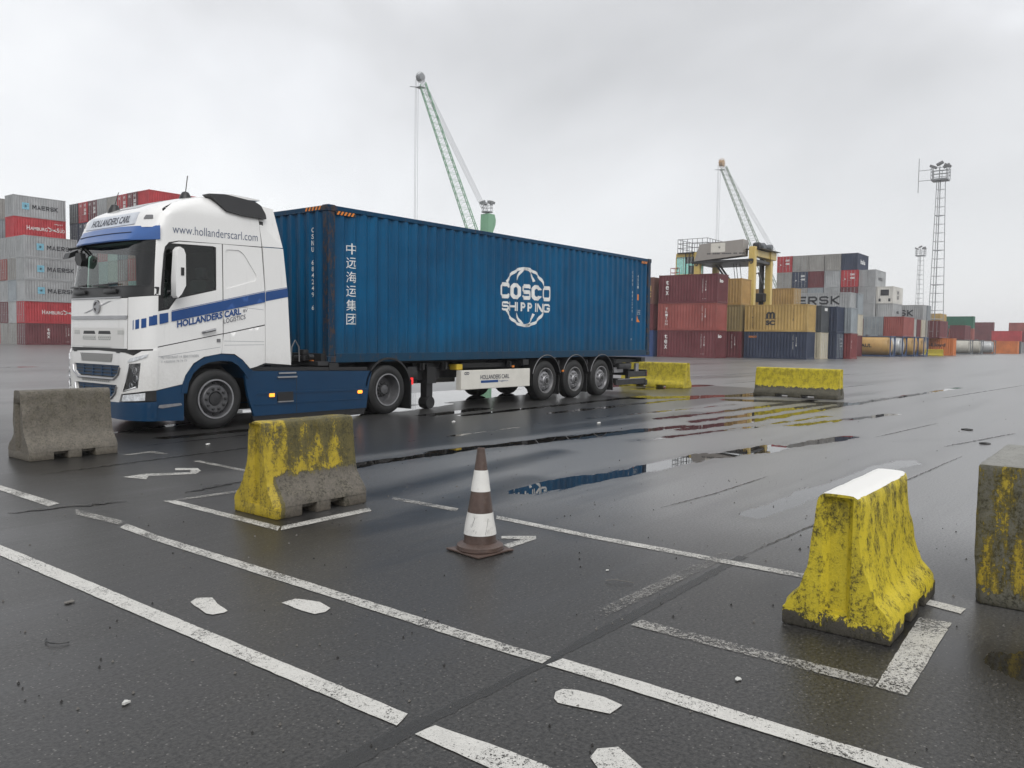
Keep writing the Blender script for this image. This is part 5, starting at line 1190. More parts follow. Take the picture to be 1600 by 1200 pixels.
# side air guides behind the cab
for i in (0, 1):
    f_ = (lambda y: 2.5 - y) if i else (lambda y: y)
    m = MB(); m.prism([(-1.36, 1.05), (-.835, 1.01), (-.905, 2.22), (-1.00, 3.0), (-1.405, 2.985), (-1.355, 2.3)], lambda u, v, w: (u, f_(w), v), 0, .04); m.prism([(-1.41, 3.0), (-1.005, 3.015), (-1.14, 3.66), (-1.36, 3.68), (-1.46, 3.42)], lambda u, v, w: (u, f_(w + max(0, v - 3.3) * .25), v), .003, .045)
    ag = m.build('air_guide', M['white'], tr, False)
m = MB(); m.poly([(-1.352, -.004, 2.09), (-.90, -.004, 2.185), (-.912, -.004, 2.335), (-1.352, -.004, 2.245)]); m.poly([(-1.352, -.004, 2.254), (-.912, -.004, 2.344), (-.912, -.004, 2.352), (-1.352, -.004, 2.262)]); m.build('stripe', M['decal'], tr, False)
# wheel arch, skirts, chassis
def arch_pts(cx, cz, r, a0, a1, n=20): return [(cx + r * cos(RAD(a0 + (a1 - a0) * k / n)), cz + r * sin(RAD(a0 + (a1 - a0) * k / n))) for k in range(n + 1)]
for i in (0, 1):
    f_ = (lambda y: 2.5 - y) if i else (lambda y: y)
    outer = [(-2.90, .60), (-2.86, .78), (-2.78, .93), (-2.65, 1.07), (-2.46, 1.165), (-2.23, 1.205), (-1.98, 1.19), (-1.82, 1.11), (-1.70, .97), (-1.62, .93)]
    inner = [(-2.80, .60), (-2.77, .76), (-2.69, .91), (-2.56, 1.02), (-2.42, 1.075), (-2.22, 1.10), (-2.02, 1.085), (-1.90, 1.02), (-1.78, .90), (-1.72, .80)]
    m = MB(); A = [[m.bm.verts.new((u, f_(y), v)) for u, v in pts] for pts, y in ((outer, .0), (outer, -.022), (inner, -.022), (inner, .5))]
    for a, b in zip(A[:-1], A[1:]):
        for k in range(len(a) - 1): m.bm.faces.new([a[k], a[k + 1], b[k + 1], b[k]])
    m.build('wheel_arch', M['bluepaint'], tr)
    m = MB(); m.prism([(-1.76, .86), (-1.60, .92), (1.04, .865), (.97, .60), (.90, .16), (-1.58, .16), (-1.70, .5)], lambda u, v, w: (u, f_(w), v), .0, .05)
    m.prism([(-1.55, .52), (.93, .50), (.935, .53), (-1.50, .56)], lambda u, v, w: (u, f_(w), v), -.012, .0)
    m.prism([(-1.58, .34), (.90, .33), (.905, .35), (-1.57, .36)], lambda u, v, w: (u, f_(w), v), -.008, .0)
    m.build('side_skirt', M['bluepaint'], tr, False)
    m = MB(); m.prism([(-1.66, .925), (.95, .875), (.95, .94), (-1.66, .985)], lambda u, v, w: (u, f_(w), v), .03, .3); m.prism([(-1.57, .04), (.86, .04), (.90, .16), (-1.6, .16)], lambda u, v, w: (u, f_(w), v), .02, .06)
    for u in (-.72,): m.box(u - .004, u + .004, *sorted((f_(-.0015), f_(.01))), .17, .86)
    m.box(-1.12, -.72 - .08, *sorted((f_(-.014), f_(.01))), .385, .545); m.build('skirt_trim', M['black'], tr, False)
    for q_ in ((-1.12, -.80, *sorted((f_(-.03), f_(.0))), .37, .388), (-1.13, -.72, *sorted((f_(-.025), f_(.02))), .79, .815), (-1.10, -.74, *sorted((f_(-.02), f_(.0))), .86, .885)):
        m = MB(); m.box(*q_); m.build('step', M['chrome'], tr, False)
    for u, z in ((-1.24, .50), (.73, .475)):
        m = MB(); m.box(u - .05, u + .05, *sorted((f_(-.03), f_(.0))), z - .03, z + .03, .01); m.build('side_lamp', M['amber'], tr, False)
m = MB()
for y in (.83, 1.59): m.box(-3.2, 2.1, y, y + .08, .70, .96)
for x in (-1.2, -.2, .9, 1.9): m.box(x, x + .1, .9, 1.6, .75, .93)
m.box(-1.2, .9, .1, .75, .25, .82); m.box(-1.2, .9, 1.75, 2.4, .25, .82)
for x in (-2.28, 1.46): m.tube([(x, .2, .485), (x, 2.3, .485)], .09, 8)
m.box(-3.3, -1.5, .75, 1.75, .55, 1.1); m.box(-3.2, -2.9, .3, 2.2, .35, .8)
m.build('chassis', M['chassis'], tr, False)
m = MB(); m.lathe([(0, 1.0), (.45, 1.0), (.48, .96), (.48, .90), (0, .9)], (1.3, 1.25, 0), 'Z', 20); m.build('fifth_wheel', M['darkmetal'], tr)
m = MB(); m.box(-.85, .6, .55, 1.95, .965, .985); m.build('catwalk', M['darkmetal'], tr, False)
for i in (0, 1):
    f_ = (lambda y: 2.5 - y) if i else (lambda y: y)
    m = MB(); o_, n_ = arch_pts(1.50, .50, .62, 172, 12), arch_pts(1.50, .50, .585, 172, 12)
    A = [[m.bm.verts.new((u, f_(y), v)) for u, v in pts] for pts, y in ((n_, .0), (o_, .0), (o_, .62), (n_, .62))]
    for a, b in zip(A, A[1:] + A[:1]):
        for k in range(len(a) - 1): m.bm.faces.new([a[k], a[k + 1], b[k + 1], b[k]])
    m.box(2.08, 2.12, *sorted((f_(.0), f_(.62))), .07, .66); m.box(.86, .93, *sorted((f_(.02), f_(.6))), .15, .75); m.build('rear_fender', M['black'], tr)
    m = MB(); m.box(2.12, 2.17, *sorted((f_(.0), f_(.08))), .56, .70, .01); m.build('tail_lamp', M['red'], tr, False)
m = MB()
for a, b in ((.95, 1.5), (1.15, 1.75)): m.tube([(-.9, a, 1.25), (-.75, a, 1.6), (-.5, a + .1, 1.75), (-.2, b - .2, 1.5), (0.02, b - .3, 1.2)], .022, 6)
m.tube([(-.75, .12, 1.06), (-.73, .12, 1.32), (-.66, .12, 1.44), (-.58, .12, 1.32), (-.57, .12, 1.06)], .012, 5); m.build('air_hose', M['grey'], tr)
for x, kd in ((-2.275, 'steer'), (1.465, 'drive')):
    wheel(tr, x, .0 if kd == 'drive' else .02, -1, kd, twin=kd == 'drive'); wheel(tr, x, 2.5 if kd == 'drive' else 2.48, 1, kd, twin=kd == 'drive')

# ------------------------------------------------------------------ trailer
tl = thing('semi_trailer', 'black three-axle skeletal container trailer with a cream side board', 'trailer', (TX, TY, 0))
tl.rotation_euler = (0, -RAD(.0), 0)
m = MB()
for y in (.78, 1.60): m.box(2.2, 11.9, y, y + .12, .62, 1.00); m.box(-.05, 2.4, y, y + .12, .985, 1.03)
for x in (.02, 5.9, 11.7): m.box(x, x + .22, .02, 2.48, .90, 1.03)
for x in (2.3, 3.4, 4.6, 7.3, 8.7, 10.2): m.box(x, x + .1, .5, 2.0, .70, .95)
m.box(2.5, 3.3, .35, .75, .62, .98); m.box(3.9, 6.0, .25, .6, .86, .96); m.box(10.3, 11.9, .2, 2.3, .88, .98)
m.box(-.10, .02, .1, 2.4, 1.0, 1.2)
m.build('chassis', M['chassis'], tl, False)
for f_ in (lambda y: y, lambda y: 2.5 - y):
    m = MB(); m.box(2.85, 3.03, *sorted((f_(.28), f_(.46))), .12, .95); m.box(2.80, 3.08, *sorted((f_(.22), f_(.52))), .55, .9); m.lathe([(0, -.12), (.13, -.12), (.15, 0), (.13, .12), (0, .12)], (2.94, f_(.37), .14), 'Y', 14); m.tube([(2.94, f_(.37), .55), (2.94, f_(.7), .85)], .04, 6); m.build('landing_leg', M['chassis'], tl)
m = MB(); m.box(3.66, 6.17, .015, .05, .385, .815, .012); m.box(3.655, 3.70, .05, .16, .38, .815); bd = m.build('side_board', M['boardwhite'], tl, False)
letter('lettering', [('HOLLANDERS CARL', .60, .20, 1.05, .10, .012)], M['darktxt'], bd, lambda u, v: (3.7 + u, .010, .40 + v)); letter('lettering', [(sq(.62, .12, .62, .055), 0, 0, 0, 0), ('logistics', 1.28, .12, .33, .05)], M['decal'], bd, lambda u, v: (3.7 + u, .010, .40 + v))
letter('lettering', [(strip_bm([(.06, .355), (.07, .375), (.12, .38), (.12, .33), (.07, .335), (.06, .355)], .014), 0, 0, 0, 0), (strip_bm([(.15, .33), (.2, .335), (.21, .355), (.2, .375), (.15, .38), (.15, .33)], .014), 0, 0, 0, 0)], M['darktxt'], bd, lambda u, v: (3.7 + u, .010, .39 + v))
m = MB(); m.box(3.66, 6.17, 2.45, 2.485, .385, .815, .012); m.build('side_board', M['boardwhite'], tl, False)
m = MB(); m.box(3.60, 3.80, .1, .35, .82, .95, .02); m.build('wheel_chock', simple('chock_yellow', (.6, .42, .03), .5), tl, False)
m = MB(); m.box(4.0, 4.9, .3, .7, .84, .98, .03); m.lathe([(0, -.45), (.13, -.45), (.15, -.4), (.15, .4), (.13, .45), (0, .45)], (5.2, .55, .62), 'X', 14); m.box(10.6, 11.3, .12, .5, .7, .86, .02); m.box(2.2, 2.5, .2, .7, .65, .92, .02)
for x in (2.55, 3.25, 5.5, 7.5, 8.85, 10.35): m.box(x, x + .10, .18, .30, .82, 1.0, .02); m.tube([(x + .05, .14, .85), (x + .05, .14, .99)], .03, 6)
for z in (.9, .86): m.tube([(2.3, .33, z), (4, .31, z - .03), (6.2, .33, z), (8, .3, z - .03), (10.3, .34, z)], .015, 5)
m.build('underbody_gear', M['darkmetal'], tl)
m = MB()
for x in (6.87, 8.18, 9.49): m.tube([(x, .2, .5), (x, 2.3, .5)], .075, 8); m.box(x - .4, x + .15, .75, .95, .45, .65); m.box(x - .4, x + .15, 1.55, 1.75, .45, .65)
m.build('axle', M['chassis'], tl)
for f_ in (lambda y: y, lambda y: 2.5 - y):
    for x in (6.87, 8.18, 9.49):
        m = MB(); o_, n_ = arch_pts(x, .52, .625, 165, 15), arch_pts(x, .52, .60, 165, 15)
        A = [[m.bm.verts.new((u, f_(y), v)) for u, v in pts] for pts, y in ((n_, .02), (o_, .02), (o_, .42), (n_, .42))]
        for a, b in zip(A, A[1:] + A[:1]):
            for k in range(len(a) - 1): m.bm.faces.new([a[k], a[k + 1], b[k + 1], b[k]])
        mg = m.build('mudguard', M['black'], tl)
        m = MB(); m.tube([(u, f_(.008), v) for u, v in arch_pts(x, .52, .612, 165, 15)], .0075, 5); m.build('guard_edge', M['rimlight'], mg)
for x in (6.87, 8.18, 9.49):
    wheel(tl, x, .04, -1, 'trailer', .495); wheel(tl, x, 2.46, 1, 'trailer', .495)
for q_ in ((7.52, 7.55, .1, .45, .12, .6), (8.84, 8.87, .1, .45, .12, .6), (10.16, 10.2, .08, .5, .12, .55), (10.16, 10.2, 2.0, 2.42, .12, .55)):
    m = MB(); m.box(*q_); m.build('mud_flap', M['black'], tl, False)
m = MB(); m.box(12.0, 12.12, .03, 2.47, .20, .36, .01); m.box(12.02, 12.10, .04, 2.46, .46, .66, .01); m.box(10.3, 12.05, .05, .11, .25, .40); m.box(11.0, 12.05, .05, .11, .46, .62); m.box(11.6, 11.7, .4, .5, .3, .95); m.box(11.6, 11.7, 2.0, 2.1, .3, .95); m.build('rear_bumper', M['black'], tl, False)
m = MB(); m.box(10.45, 10.95, .2, .26, .60, .75); m.box(11.62, 11.80, .16, .22, .55, .85); m.tube([(10.4, .045, .41), (12.0, .045, .41)], .012, 5); m.build('rear_bracket', M['rimlight'], tl, False)
m = MB(); m.box(12.12, 12.15, .06, .42, .48, .60); m.box(12.12, 12.15, 2.08, 2.44, .48, .60); m.build('tail_lamp', simple('lamp_red', (.4, .02, .02), .2), tl, False)
for x, z in ((5.45, .87), (7.53, .72)):
    m = MB(); m.box(x, x + .07, -.01, .02, z - .02, z + .025, .005); m.build('side_marker', M['orange'], tl, False)
m = MB(); m.box(-.20, -.14, .25, .40, 1.03, 1.08, .01); m.build('front_marker', M['orange'], tl, False)
m = MB(); m.box(-.24, .0, .02, 2.48, .985, 1.06); m.box(-.34, -.16, .30, .60, 1.06, 1.16, .02); m.box(-.30, -.18, .35, .52, 1.16, 1.27, .02); m.tube([(-.30, .22, 1.14), (-.2, .22, 1.14)], .05, 8); m.box(-.28, -.16, .85, 1.5, 1.06, 1.2, .02)
for k in range(3): m.tube([(-.2, .7 + k * .09, 1.08), (-.5, .8 + k * .08, 1.12), (-.8, .9 + k * .08, 1.05)], .018, 5)
m.build('coupling_plate', M['darkmetal'], tl)

# ------------------------------------------------------------------ the blue container on the trailer
HC, LC, OFF = 2.87, 12.192, .036
bc = thing('shipping_container', 'long blue forty-foot container with white lettering and a globe emblem, loaded on the trailer', 'container', (TX + .005, TY + .03, OFF + 1.0), 0)
bc.rotation_euler = (0, -RAD(.26), 0)
def blue_paint(name, k=1.0, rusty=.3, th=.63):
    m, nt, b = base(name); L = nt.links; v = objvec(nt, False)
    big = noise(nt, v, .5, 4, .6); run = noise(nt, v, 1, 6, .65, mscale=(7, 7, .30))
    c0, c1 = (.0 * k, .054 * k, .132 * k), (.0008 * k, .100 * k, .228 * k)
    c = mixc(nt, ramp(nt, big, [(.3, 0.0), (.7, 1.0)]), c0, c1)
    c = mixc(nt, ramp(nt, run, [(.46, 0.0), (.74, .6)]), c, (.005, .042, .10))
    sp = nt.nodes.new('ShaderNodeSeparateXYZ'); L.new(v, sp.inputs[0])
    low = maprange(nt, sp.outputs['Z'], .75, .15); c = mixc(nt, math_(nt, 'MULTIPLY', math_(nt, 'MULTIPLY', low, run), .75), c, (.018, .04, .055))
    ch = noise(nt, v, 9, 8, .8, mscale=(1.2, 1.2, .5)); c = mixc(nt, ramp(nt, ch, [(th, 0.0), (th + .05, rusty)]), c, (.075, .045, .032))
    L.new(c, b.inputs['Base Color']); L.new(ramp(nt, big, [(.3, .36), (.7, .5)]), b.inputs['Roughness']); b.inputs['Specular IOR Level'].default_value = .18
    bp = nd(nt, 'ShaderNodeBump', Strength=.2); bp.inputs['Distance'].default_value = .01; L.new(noise(nt, v, 2.2, 3, .6), bp.inputs['Height']); L.new(bp.outputs[0], b.inputs['Normal'])
    return m
BP = blue_paint('container_blue', 1.0, .45, .615); BF = blue_paint('frame_blue', .55, .7, .57); BR = blue_paint('rusty_post', .42, .85, .50)
c_ = cont_meshes(LC, HC, True)
for key, nme in (('s1', 'side_wall'), ('s2', 'side_wall'), ('e0', 'front_wall')):
    o = link(nme, c_[key].copy(), bc); o.data.materials.clear(); o.data.materials.append(BP)
    if key in ('s1', 'e0'):
        bm_ = bmesh.new(); bm_.from_mesh(o.data); bmesh.ops.subdivide_edges(bm_, edges=[e_ for e_ in bm_.edges if abs(e_.verts[0].co.z - e_.verts[1].co.z) > 1], cuts=10, use_grid_fill=True)
        from mathutils import noise as _nz
        for v_ in bm_.verts:
            dn_ = max(0, _nz.noise(Vector((v_.co.x * 1.1, v_.co.y * 1.1, v_.co.z * 1.3))) - .12) * .035 + _nz.noise(v_.co * 3.1) * .002
            if .2 < v_.co.z < HC - .15:
                if key == 's1': v_.co.y += max(0, dn_) * .6
                else: v_.co.x += max(0, dn_)
        bm_.to_mesh(o.data); bm_.free()
m = MB(); sheet(m, corr_pts(.1, LC - .1, .22, .02), 0, 1, lambda u, d, z: (u, .07 + z * (W_ - .14), HC - .045 - d)); m.build('roof', BP, bc, False)
for k, me_ in enumerate(c_['d1']):
    o = link(('door', 'lock_rods')[k], me_.copy(), bc); o.data.materials.clear(); o.data.materials.append(BP)
p = .16
for x in (0, LC - p):
    for y in (0, W_ - p):
        m = MB(); m.box(x + .004, x + p - .004, y + .004, y + p - .004, .12, HC - .12, .008); m.box(x + .05 if x == 0 else x - .02, x + .18 if x == 0 else x + p - .05, y + .02 if y == 0 else y + .06, y + .10 if y == 0 else y + p - .02, .12, HC - .12); m.build('corner_post', BR, bc, False)
        for z in (0, HC - .118):
            m = MB(); m.box(x - .004, x + p + .018, y - .005, y + p + .003, z, z + .118, .01)
            cc = m.build('corner_casting', BR, bc, False)
            m = MB(); m.lathe([(0, 0), (.034, 0), (.034, .01)], (x + .09, (y - .007) if y == 0 else (y + p + .0), z + .06), 'Y', 12); m.lathe([(0, 0), (.034, 0), (.034, .01)], ((x - .007) if x == 0 else x + p + .019, y + .08, z + .06), 'X', 12); m.build('casting_hole', M['black'], cc, False)
m = MB()
for y in (0, W_ - .07): m.box(p + .02, LC - p - .02, y + .006, y + .058, HC - .095, HC - .010, .008)
for x in (0, LC - .07): m.box(x + .008, x + .062, p, W_ - p, HC - .10, HC - .012)
m.build('top_rail', BF, bc, False)
m = MB()
for y in (0, W_ - .07): m.box(p + .02, LC - p - .02, y + .004, y + .058, .01, .165, .006); m.box(p, LC - p, y + .0 if y else y - .004, y + .07, .0, .018)
for x in (0, LC - .07): m.box(x + .008, x + .062, p, W_ - p, .012, .165)
m.build('bottom_rail', BF, bc, False)
spc = c_['sp']; cuts = [q[0] for q in spc]
from mathutils import noise as _nz
def onside(u, v):
    dn_ = max(0, max(0, _nz.noise(Vector((u * 1.1, .03, v * 1.3))) - .12) * .035 + _nz.noise(Vector((u, .03, v)) * 3.1) * .002) * .6
    return (u, .012 + corr_at(spc, u) - .0045 + dn_ * .5, v)
HAN = [('中', 0), ('远', 1), ('海', 2), ('运', 3), ('集', 4), ('团', 5)]
letter('lettering', [(k, .47, 2.01 - i * .262, .215, .205, .0) for k, i in HAN], M['whitetxt'], bc, onside, cuts)
letter('lettering', [(stroked('COSCO', 5.02, 1.40, 2.03, .37, .245, .12), 0, 0, 0, 0), (stroked('SHIPPING', 5.11, 1.12, 1.88, .21, .225, .22), 0, 0, 0, 0)], M['whitetxt'], bc, onside, cuts)
cx, cz = 6.0, 1.46
def arc(rx, off, a0, a1, n=22): return [(cx + off + rx * cos(RAD(a0 + (a1 - a0) * k / n)), cz + .66 * sin(RAD(a0 + (a1 - a0) * k / n))) for k in range(n + 1)]
gl = []
for a0, a1 in ((28, 90), (152, 90), (-28, -90), (-152, -90)):
    gl.append((strip_bm([(cx + .84 * cos(RAD(a0 + (a1 - a0) * k / 20)) * (1 if True else 1), cz + .68 * sin(RAD(a0 + (a1 - a0) * k / 20))) for k in range(21)], .068), 0, 0, 0, 0))
for s in (1, -1):
    for a0, a1 in ((35, 100), (-35, -100)): gl.append((strip_bm([(cx + s * (.44 * cos(RAD(a0 + (a1 - a0) * k / 20)) - .02), cz + .68 * sin(RAD(a0 + (a1 - a0) * k / 20))) for k in range(21)], .058), 0, 0, 0, 0))
letter('globe_emblem', gl, M['whitetxt'], bc, onside, cuts)
letter('lettering', [('|CSNU 684249 6', 11.10, 1.0, .055, 1.45, .01), ('|45G1', 11.48, 1.95, .05, .42), ('MAX GROSS', 11.44, 1.30, .16, .03), ('30480 KG', 11.44, 1.25, .16, .03), ('67200 LB', 11.44, 1.20, .16, .03), ('2.9M', 11.06, .45, .12, .05)], M['whitetxt'], bc, onside, cuts)
letter('warning_sticker', [(sq(11.42, 1.62, .13, .17), 0, 0, 0, 0), (poly_bm([(11.38, .98), (11.60, .98), (11.45, 1.22), (11.40, 1.18)]), 0, 0, 0, 0)], M['orange'], bc, onside, cuts)
hz = [(poly_bm([(.20 + k * .085, HC - .165), (.245 + k * .085, HC - .165), (.29 + k * .085, HC - .10), (.245 + k * .085, HC - .10)]), 0, 0, 0, 0) for k in range(5)]
hz2 = [(poly_bm([(11.60 + k * .085, HC - .165), (11.645 + k * .085, HC - .165), (11.69 + k * .085, HC - .10), (11.645 + k * .085, HC - .10)]), 0, 0, 0, 0) for k in range(4)]
bk = [(sq(.19, HC - .168, .47, .07), 0, 0, 0, 0)]
letter('hazard_backing', [(sq(.19, HC - .168, .47, .072), 0, 0, 0, 0), (sq(11.58, HC - .168, .40, .072), 0, 0, 0, 0)], M['black'], bc, lambda u, v: (u, .0005, v))
letter('hazard_stripe', hz + hz2, M['orange'], bc, lambda u, v: (u, -.002, v))
eps = corr_pts(.17, W_ - .17, .278)
def onend(u, v): y = W_ - u; return (.015 + corr_at(eps, y) - .0035, y, v)
letter('hazard_backing', [(sq(W_ - .66, HC - .085, .5, .07), 0, 0, 0, 0)], M['black'], bc, lambda u, v: (.004, W_ - u, v))
letter('hazard_stripe', [(poly_bm([(W_ - .66 + k * .095, HC - .084), (W_ - .61 + k * .095, HC - .084), (W_ - .575 + k * .095, HC - .018), (W_ - .625 + k * .095, HC - .018)]), 0, 0, 0, 0) for k in range(5)], M['orange'], bc, lambda u, v: (.0015, W_ - u, v))
letter('lettering', [('|CSNU 684249 6', W_ - .52, .95, .05, 1.55, .01)], M['whitetxt'], bc, onend)
letter('warning_sticker', [(poly_bm([(W_ - 2.25, 1.63), (W_ - 1.92, 1.63), (W_ - 1.98, 1.93)]), 0, 0, 0, 0)], M['orange'], bc, onend)

# ------------------------------------------------------------------ barriers
def jersey(name, label, loc, L, H, mat, rz=0, base_w=.61, top_w=.22, seed=1, chip=.006, notches=True, groove=True, bevel=.015, rim=.012):
    """concrete barrier, length along local x, one side toward -y"""
    hb, ht = base_w / 2, top_w / 2; k = H / .8
    prof = [(hb, .095), (hb - .008, .13), (hb - .035, .175 * k), (hb - .082, .225 * k), (ht + .066, .29 * k), (ht + .046, .36 * k), (ht + .032, .45 * k), (ht + .012, .62 * k), (ht, H - .04), (ht - .012, H - .012), (ht - .035, H)]
    dense = []
    for a, b in zip(prof[:-1], prof[1:]):
        n = max(1, int(sqrt((a[0] - b[0]) ** 2 + (a[1] - b[1]) ** 2) / .03))
        dense += [(a[0] + (b[0] - a[0]) * i / n, a[1] + (b[1] - a[1]) * i / n) for i in range(n)]
    dense.append(prof[-1]); tn = 5
    ring = [(-y, z) for y, z in dense] + [(-prof[-1][0] + 2 * prof[-1][0] * i / tn, H + .002) for i in range(1, tn)] + dense[::-1]
    m = MB(); n = max(8, int(L / .03)); rings = []; rg = random.Random(seed)
    from mathutils import noise as mnz
    for i in range(n + 1):
        x = L * i / n; e_ = min(x, L - x); sh_ = 1 - max(0, (.02 - e_) / .02) * .03; R = []
        for y, z in ring:
            d = mnz.noise(Vector((x * 7 + seed * 9, y * 7, z * 7))) * chip + mnz.noise(Vector((x * 23 + seed, y * 23, z * 23))) * chip * .5
            big = mnz.noise(Vector((x * 3.2 + seed * 5, y * 3, z * 3.2)))
            if e_ < .07 and big > .0: d -= (.07 - e_) * big * 1.1
            nrm = Vector((0, y / max(.05, abs(y)), .25)).normalized(); R.append(m.bm.verts.new((x, y * sh_ + nrm.y * d, z + nrm.z * d * .6)))
        rings.append(R)
    for a, b in zip(rings[:-1], rings[1:]):
        for j in range(len(ring) - 1): m.bm.faces.new([a[j], b[j], b[j + 1], a[j + 1]])
    # end faces with a vertical key groove
    def endcap(R, x, s):
        nn = len(ring); half = nn // 2; prev = None
        for j in range(half):
            a, b = R[j], R[nn - 1 - j]
            if a is b: continue
            ya, yb = a.co.y, b.co.y; z = (a.co.z + b.co.z) / 2; g = .05 if groove and z < H - .02 else .0
            row = [a] + [m.bm.verts.new((a.co.x + (s * (.035 if abs(t) < .6 else 0) if g else 0), yy, z)) for t, yy in ((-1, -.075), (-.5, -.045), (.5, .045), (1, .075))] + [b]
            if abs(ya) < .08: row = [a, b]
            if prev and len(prev) == len(row):
                for q in range(len(row) - 1): m.bm.faces.new([prev[q], prev[q + 1], row[q + 1], row[q]])
            elif prev:
                try: m.bm.faces.new(prev + row[::-1])
                except ValueError: pass
            prev = row
    endcap(rings[0], 0, 1); endcap(rings[-1], L, -1)
    # foot with fork pockets
    blk = [(0, .27), (.42, .58), (.73, 1.0)] if notches else [(0, 1)]
    for a, b in blk:
        m.box(L * a + .001, L * b - .001, -hb + .004, hb - .004, 0, .1, .012)
    m.box(.02, L - .02, -hb + .05, hb - .05, .06, .12)
    o = m.build(name, mat, None); o.location = loc; o.rotation_euler = (0, 0, rz); tag(o, label, 'barrier', 'concrete road barriers'); return o
B_MID = barrier_mat('barrier_mossy', .42, 1.0, .33, (.155, .135, .108), (.50, .37, .02), None, .55, (1.6, 1.6, .45), 2.6, endyel=True, slope=.10)
B_MID2 = barrier_mat('barrier_yellow', .98, 1.4, .07, (.085, .076, .06), (.70, .56, .03), (.80, .79, .76), .62, (1, 1, 1), 2.6)
B_BARE = barrier_mat('barrier_bare', -1.5, -1.2, 0, (.165, .145, .115), (.3, .3, .1), None, .22)
B_BLK = barrier_mat('block_worn', .44, .52, .06, (.17, .165, .135), (.50, .37, .03), (.24, .235, .21), .6, (4.0, 4.0, .6), 1.9)
B_FAR = barrier_mat('barrier_far_yellow', 1.3, 1.5, .30, (.10, .09, .06), (.62, .50, .02), None, .35, (1, 1, .8), 1.2)
B_FAR2 = barrier_mat('barrier_far_yellow_worn', 1.2, 1.5, 0, (.12, .11, .08), (.58, .47, .03), None, .4, (1, 1, .6), 2)
jersey('concrete_barrier', 'mossy grey concrete barrier with worn yellow patches, standing in front of the truck skirt', (4.02, 5.85, 0), .98, .79, B_MID, seed=3)
jersey('concrete_barrier', 'bare unpainted grey concrete barrier at the left edge, in front of the truck bumper', (3.97, 10.50, 0), 1.04, .82, B_BARE, seed=5)
jersey('concrete_barrier', 'bright yellow concrete barrier with a white top and a broken corner, near the right edge', (4.32, 1.21, 0), 1.10, .735, B_MID2, seed=11, base_w=.56, chip=.006)
# plain block
m = MB(); bm = m.bm
m.box(0, 1.22, -1.5, 0, .0, .83, .02)
bmesh.ops.subdivide_edges(bm, edges=[e for e in bm.edges if e.calc_length() > .3], cuts=24, use_grid_fill=True)
from mathutils import noise as mnz
for v in bm.verts: v.co += Vector((1, 1, .3)) * (mnz.noise(v.co * 9) * .006)
for v in bm.verts:
    if v.co.x < .1 and v.co.z < .28 and v.co.y > -.08: v.co.y -= (.28 - v.co.z) * .12 * max(0, 1 - v.co.x * 10)
o = m.build('concrete_block', B_BLK, None); o.location = (5.40, .735, 0); tag(o, 'big square concrete block streaked with old yellow paint at the right edge', 'concrete block')
def longb(x, y, L, mat, label, seed, rz=-90, H=.82):
    return jersey('concrete_barrier', label, (x + .3, y + L, 0), L, H, mat, RAD(rz), seed=seed, base_w=.6, top_w=.25)
longb(22.6, 6.45, 2.35, B_FAR, 'long yellow barrier with a mossy grey lower half, standing alone behind the trailer', 21)
longb(24.0, 11.65, 2.4, B_FAR2, 'long dirty yellow barrier partly hidden by the trailer rear bumper', 25)
longb(18.5, 20.2, 2.2, B_FAR2, 'yellow barrier glimpsed under the blue container behind the drive wheel', 31)
longb(126.1, 22.1, 2.4, B_FAR2, 'far low yellow-green barrier in front of the orange-red container', 41, H=.95)

# ------------------------------------------------------------------ cone
cn = thing('traffic_cone', 'worn brown and white striped traffic cone in the foreground', 'traffic cone', (4.39, 3.68, 0), RAD(-8))
M['conebrown'] = simple('cone_brown', (.085, .055, .045), .45, var=.35, scale=9, bump=.3, dirt=.6, dirtcol=(.16, .13, .11)); M['conewhite'] = simple('cone_white', (.70, .69, .66), .35, var=.08, scale=7, dirt=.5, dirtcol=(.10, .09, .08))

def cr_(z): return float(np.interp(z, [.06, .13, .285, .44, .585, .66, .74], [.118, .113, .090, .066, .045, .036, .026]))
def cone_band(name, z0, z1, mt, extra=0.0, cap=False):
    m = MB(); n = 6; pf = [(cr_(z0 + (z1 - z0) * k / n) + extra, z0 + (z1 - z0) * k / n) for k in range(n + 1)]
    if cap: pf += [(.018, z1), (.018, z1 - .06), (0, z1 - .06)]
    m.lathe(pf, (0, 0, 0), 'Z', 40)
    for v in m.bm.verts: v.co.x += .004 * mnz.noise(v.co * 9); v.co.y += .004 * mnz.noise(v.co * 9 + Vector((5, 0, 0)))
    return m.build(name, mt, cn)
cone_band('cone_body', .05, .74, M['conebrown'], 0, True)
cone_band('white_band', .435, .585, M['conewhite'], .003); cone_band('white_band', .13, .285, M['conewhite'], .003)
m = MB(); m.lathe([(.118, .07), (.150, .060), (.166, .050), (.168, .024), (.16, .018), (.1, .018)], (0, 0, 0), 'Z', 40); m.build('collar', M['conebrown'], cn)
m = MB(); m.box(-.172, .172, -.172, .172, .003, .018, .006)
bmesh.ops.subdivide_edges(m.bm, edges=[e for e in m.bm.edges if e.calc_length() > .2], cuts=8, use_grid_fill=True)
for v in m.bm.verts: v.co.z += .012 * max(0, mnz.noise(v.co * 6 + Vector((2, 2, 0)))) * (v.co.length / .2) ** 2
m.build('base', M['conebrown'], cn)
m = MB()
for a, z0, z1 in ((3.55, .16, .20), (3.7, .15, .165), (4.3, .14, .25), (3.4, .19, .26)): m.tube([((cr_(z) + .0035) * cos(a + (z - z0) * 2.5), (cr_(z) + .0035) * sin(a + (z - z0) * 2.5), z) for z in (z0, (z0 + z1) / 2, z1)], .0012, 4)
m.build('scuff', M['black'], cn)

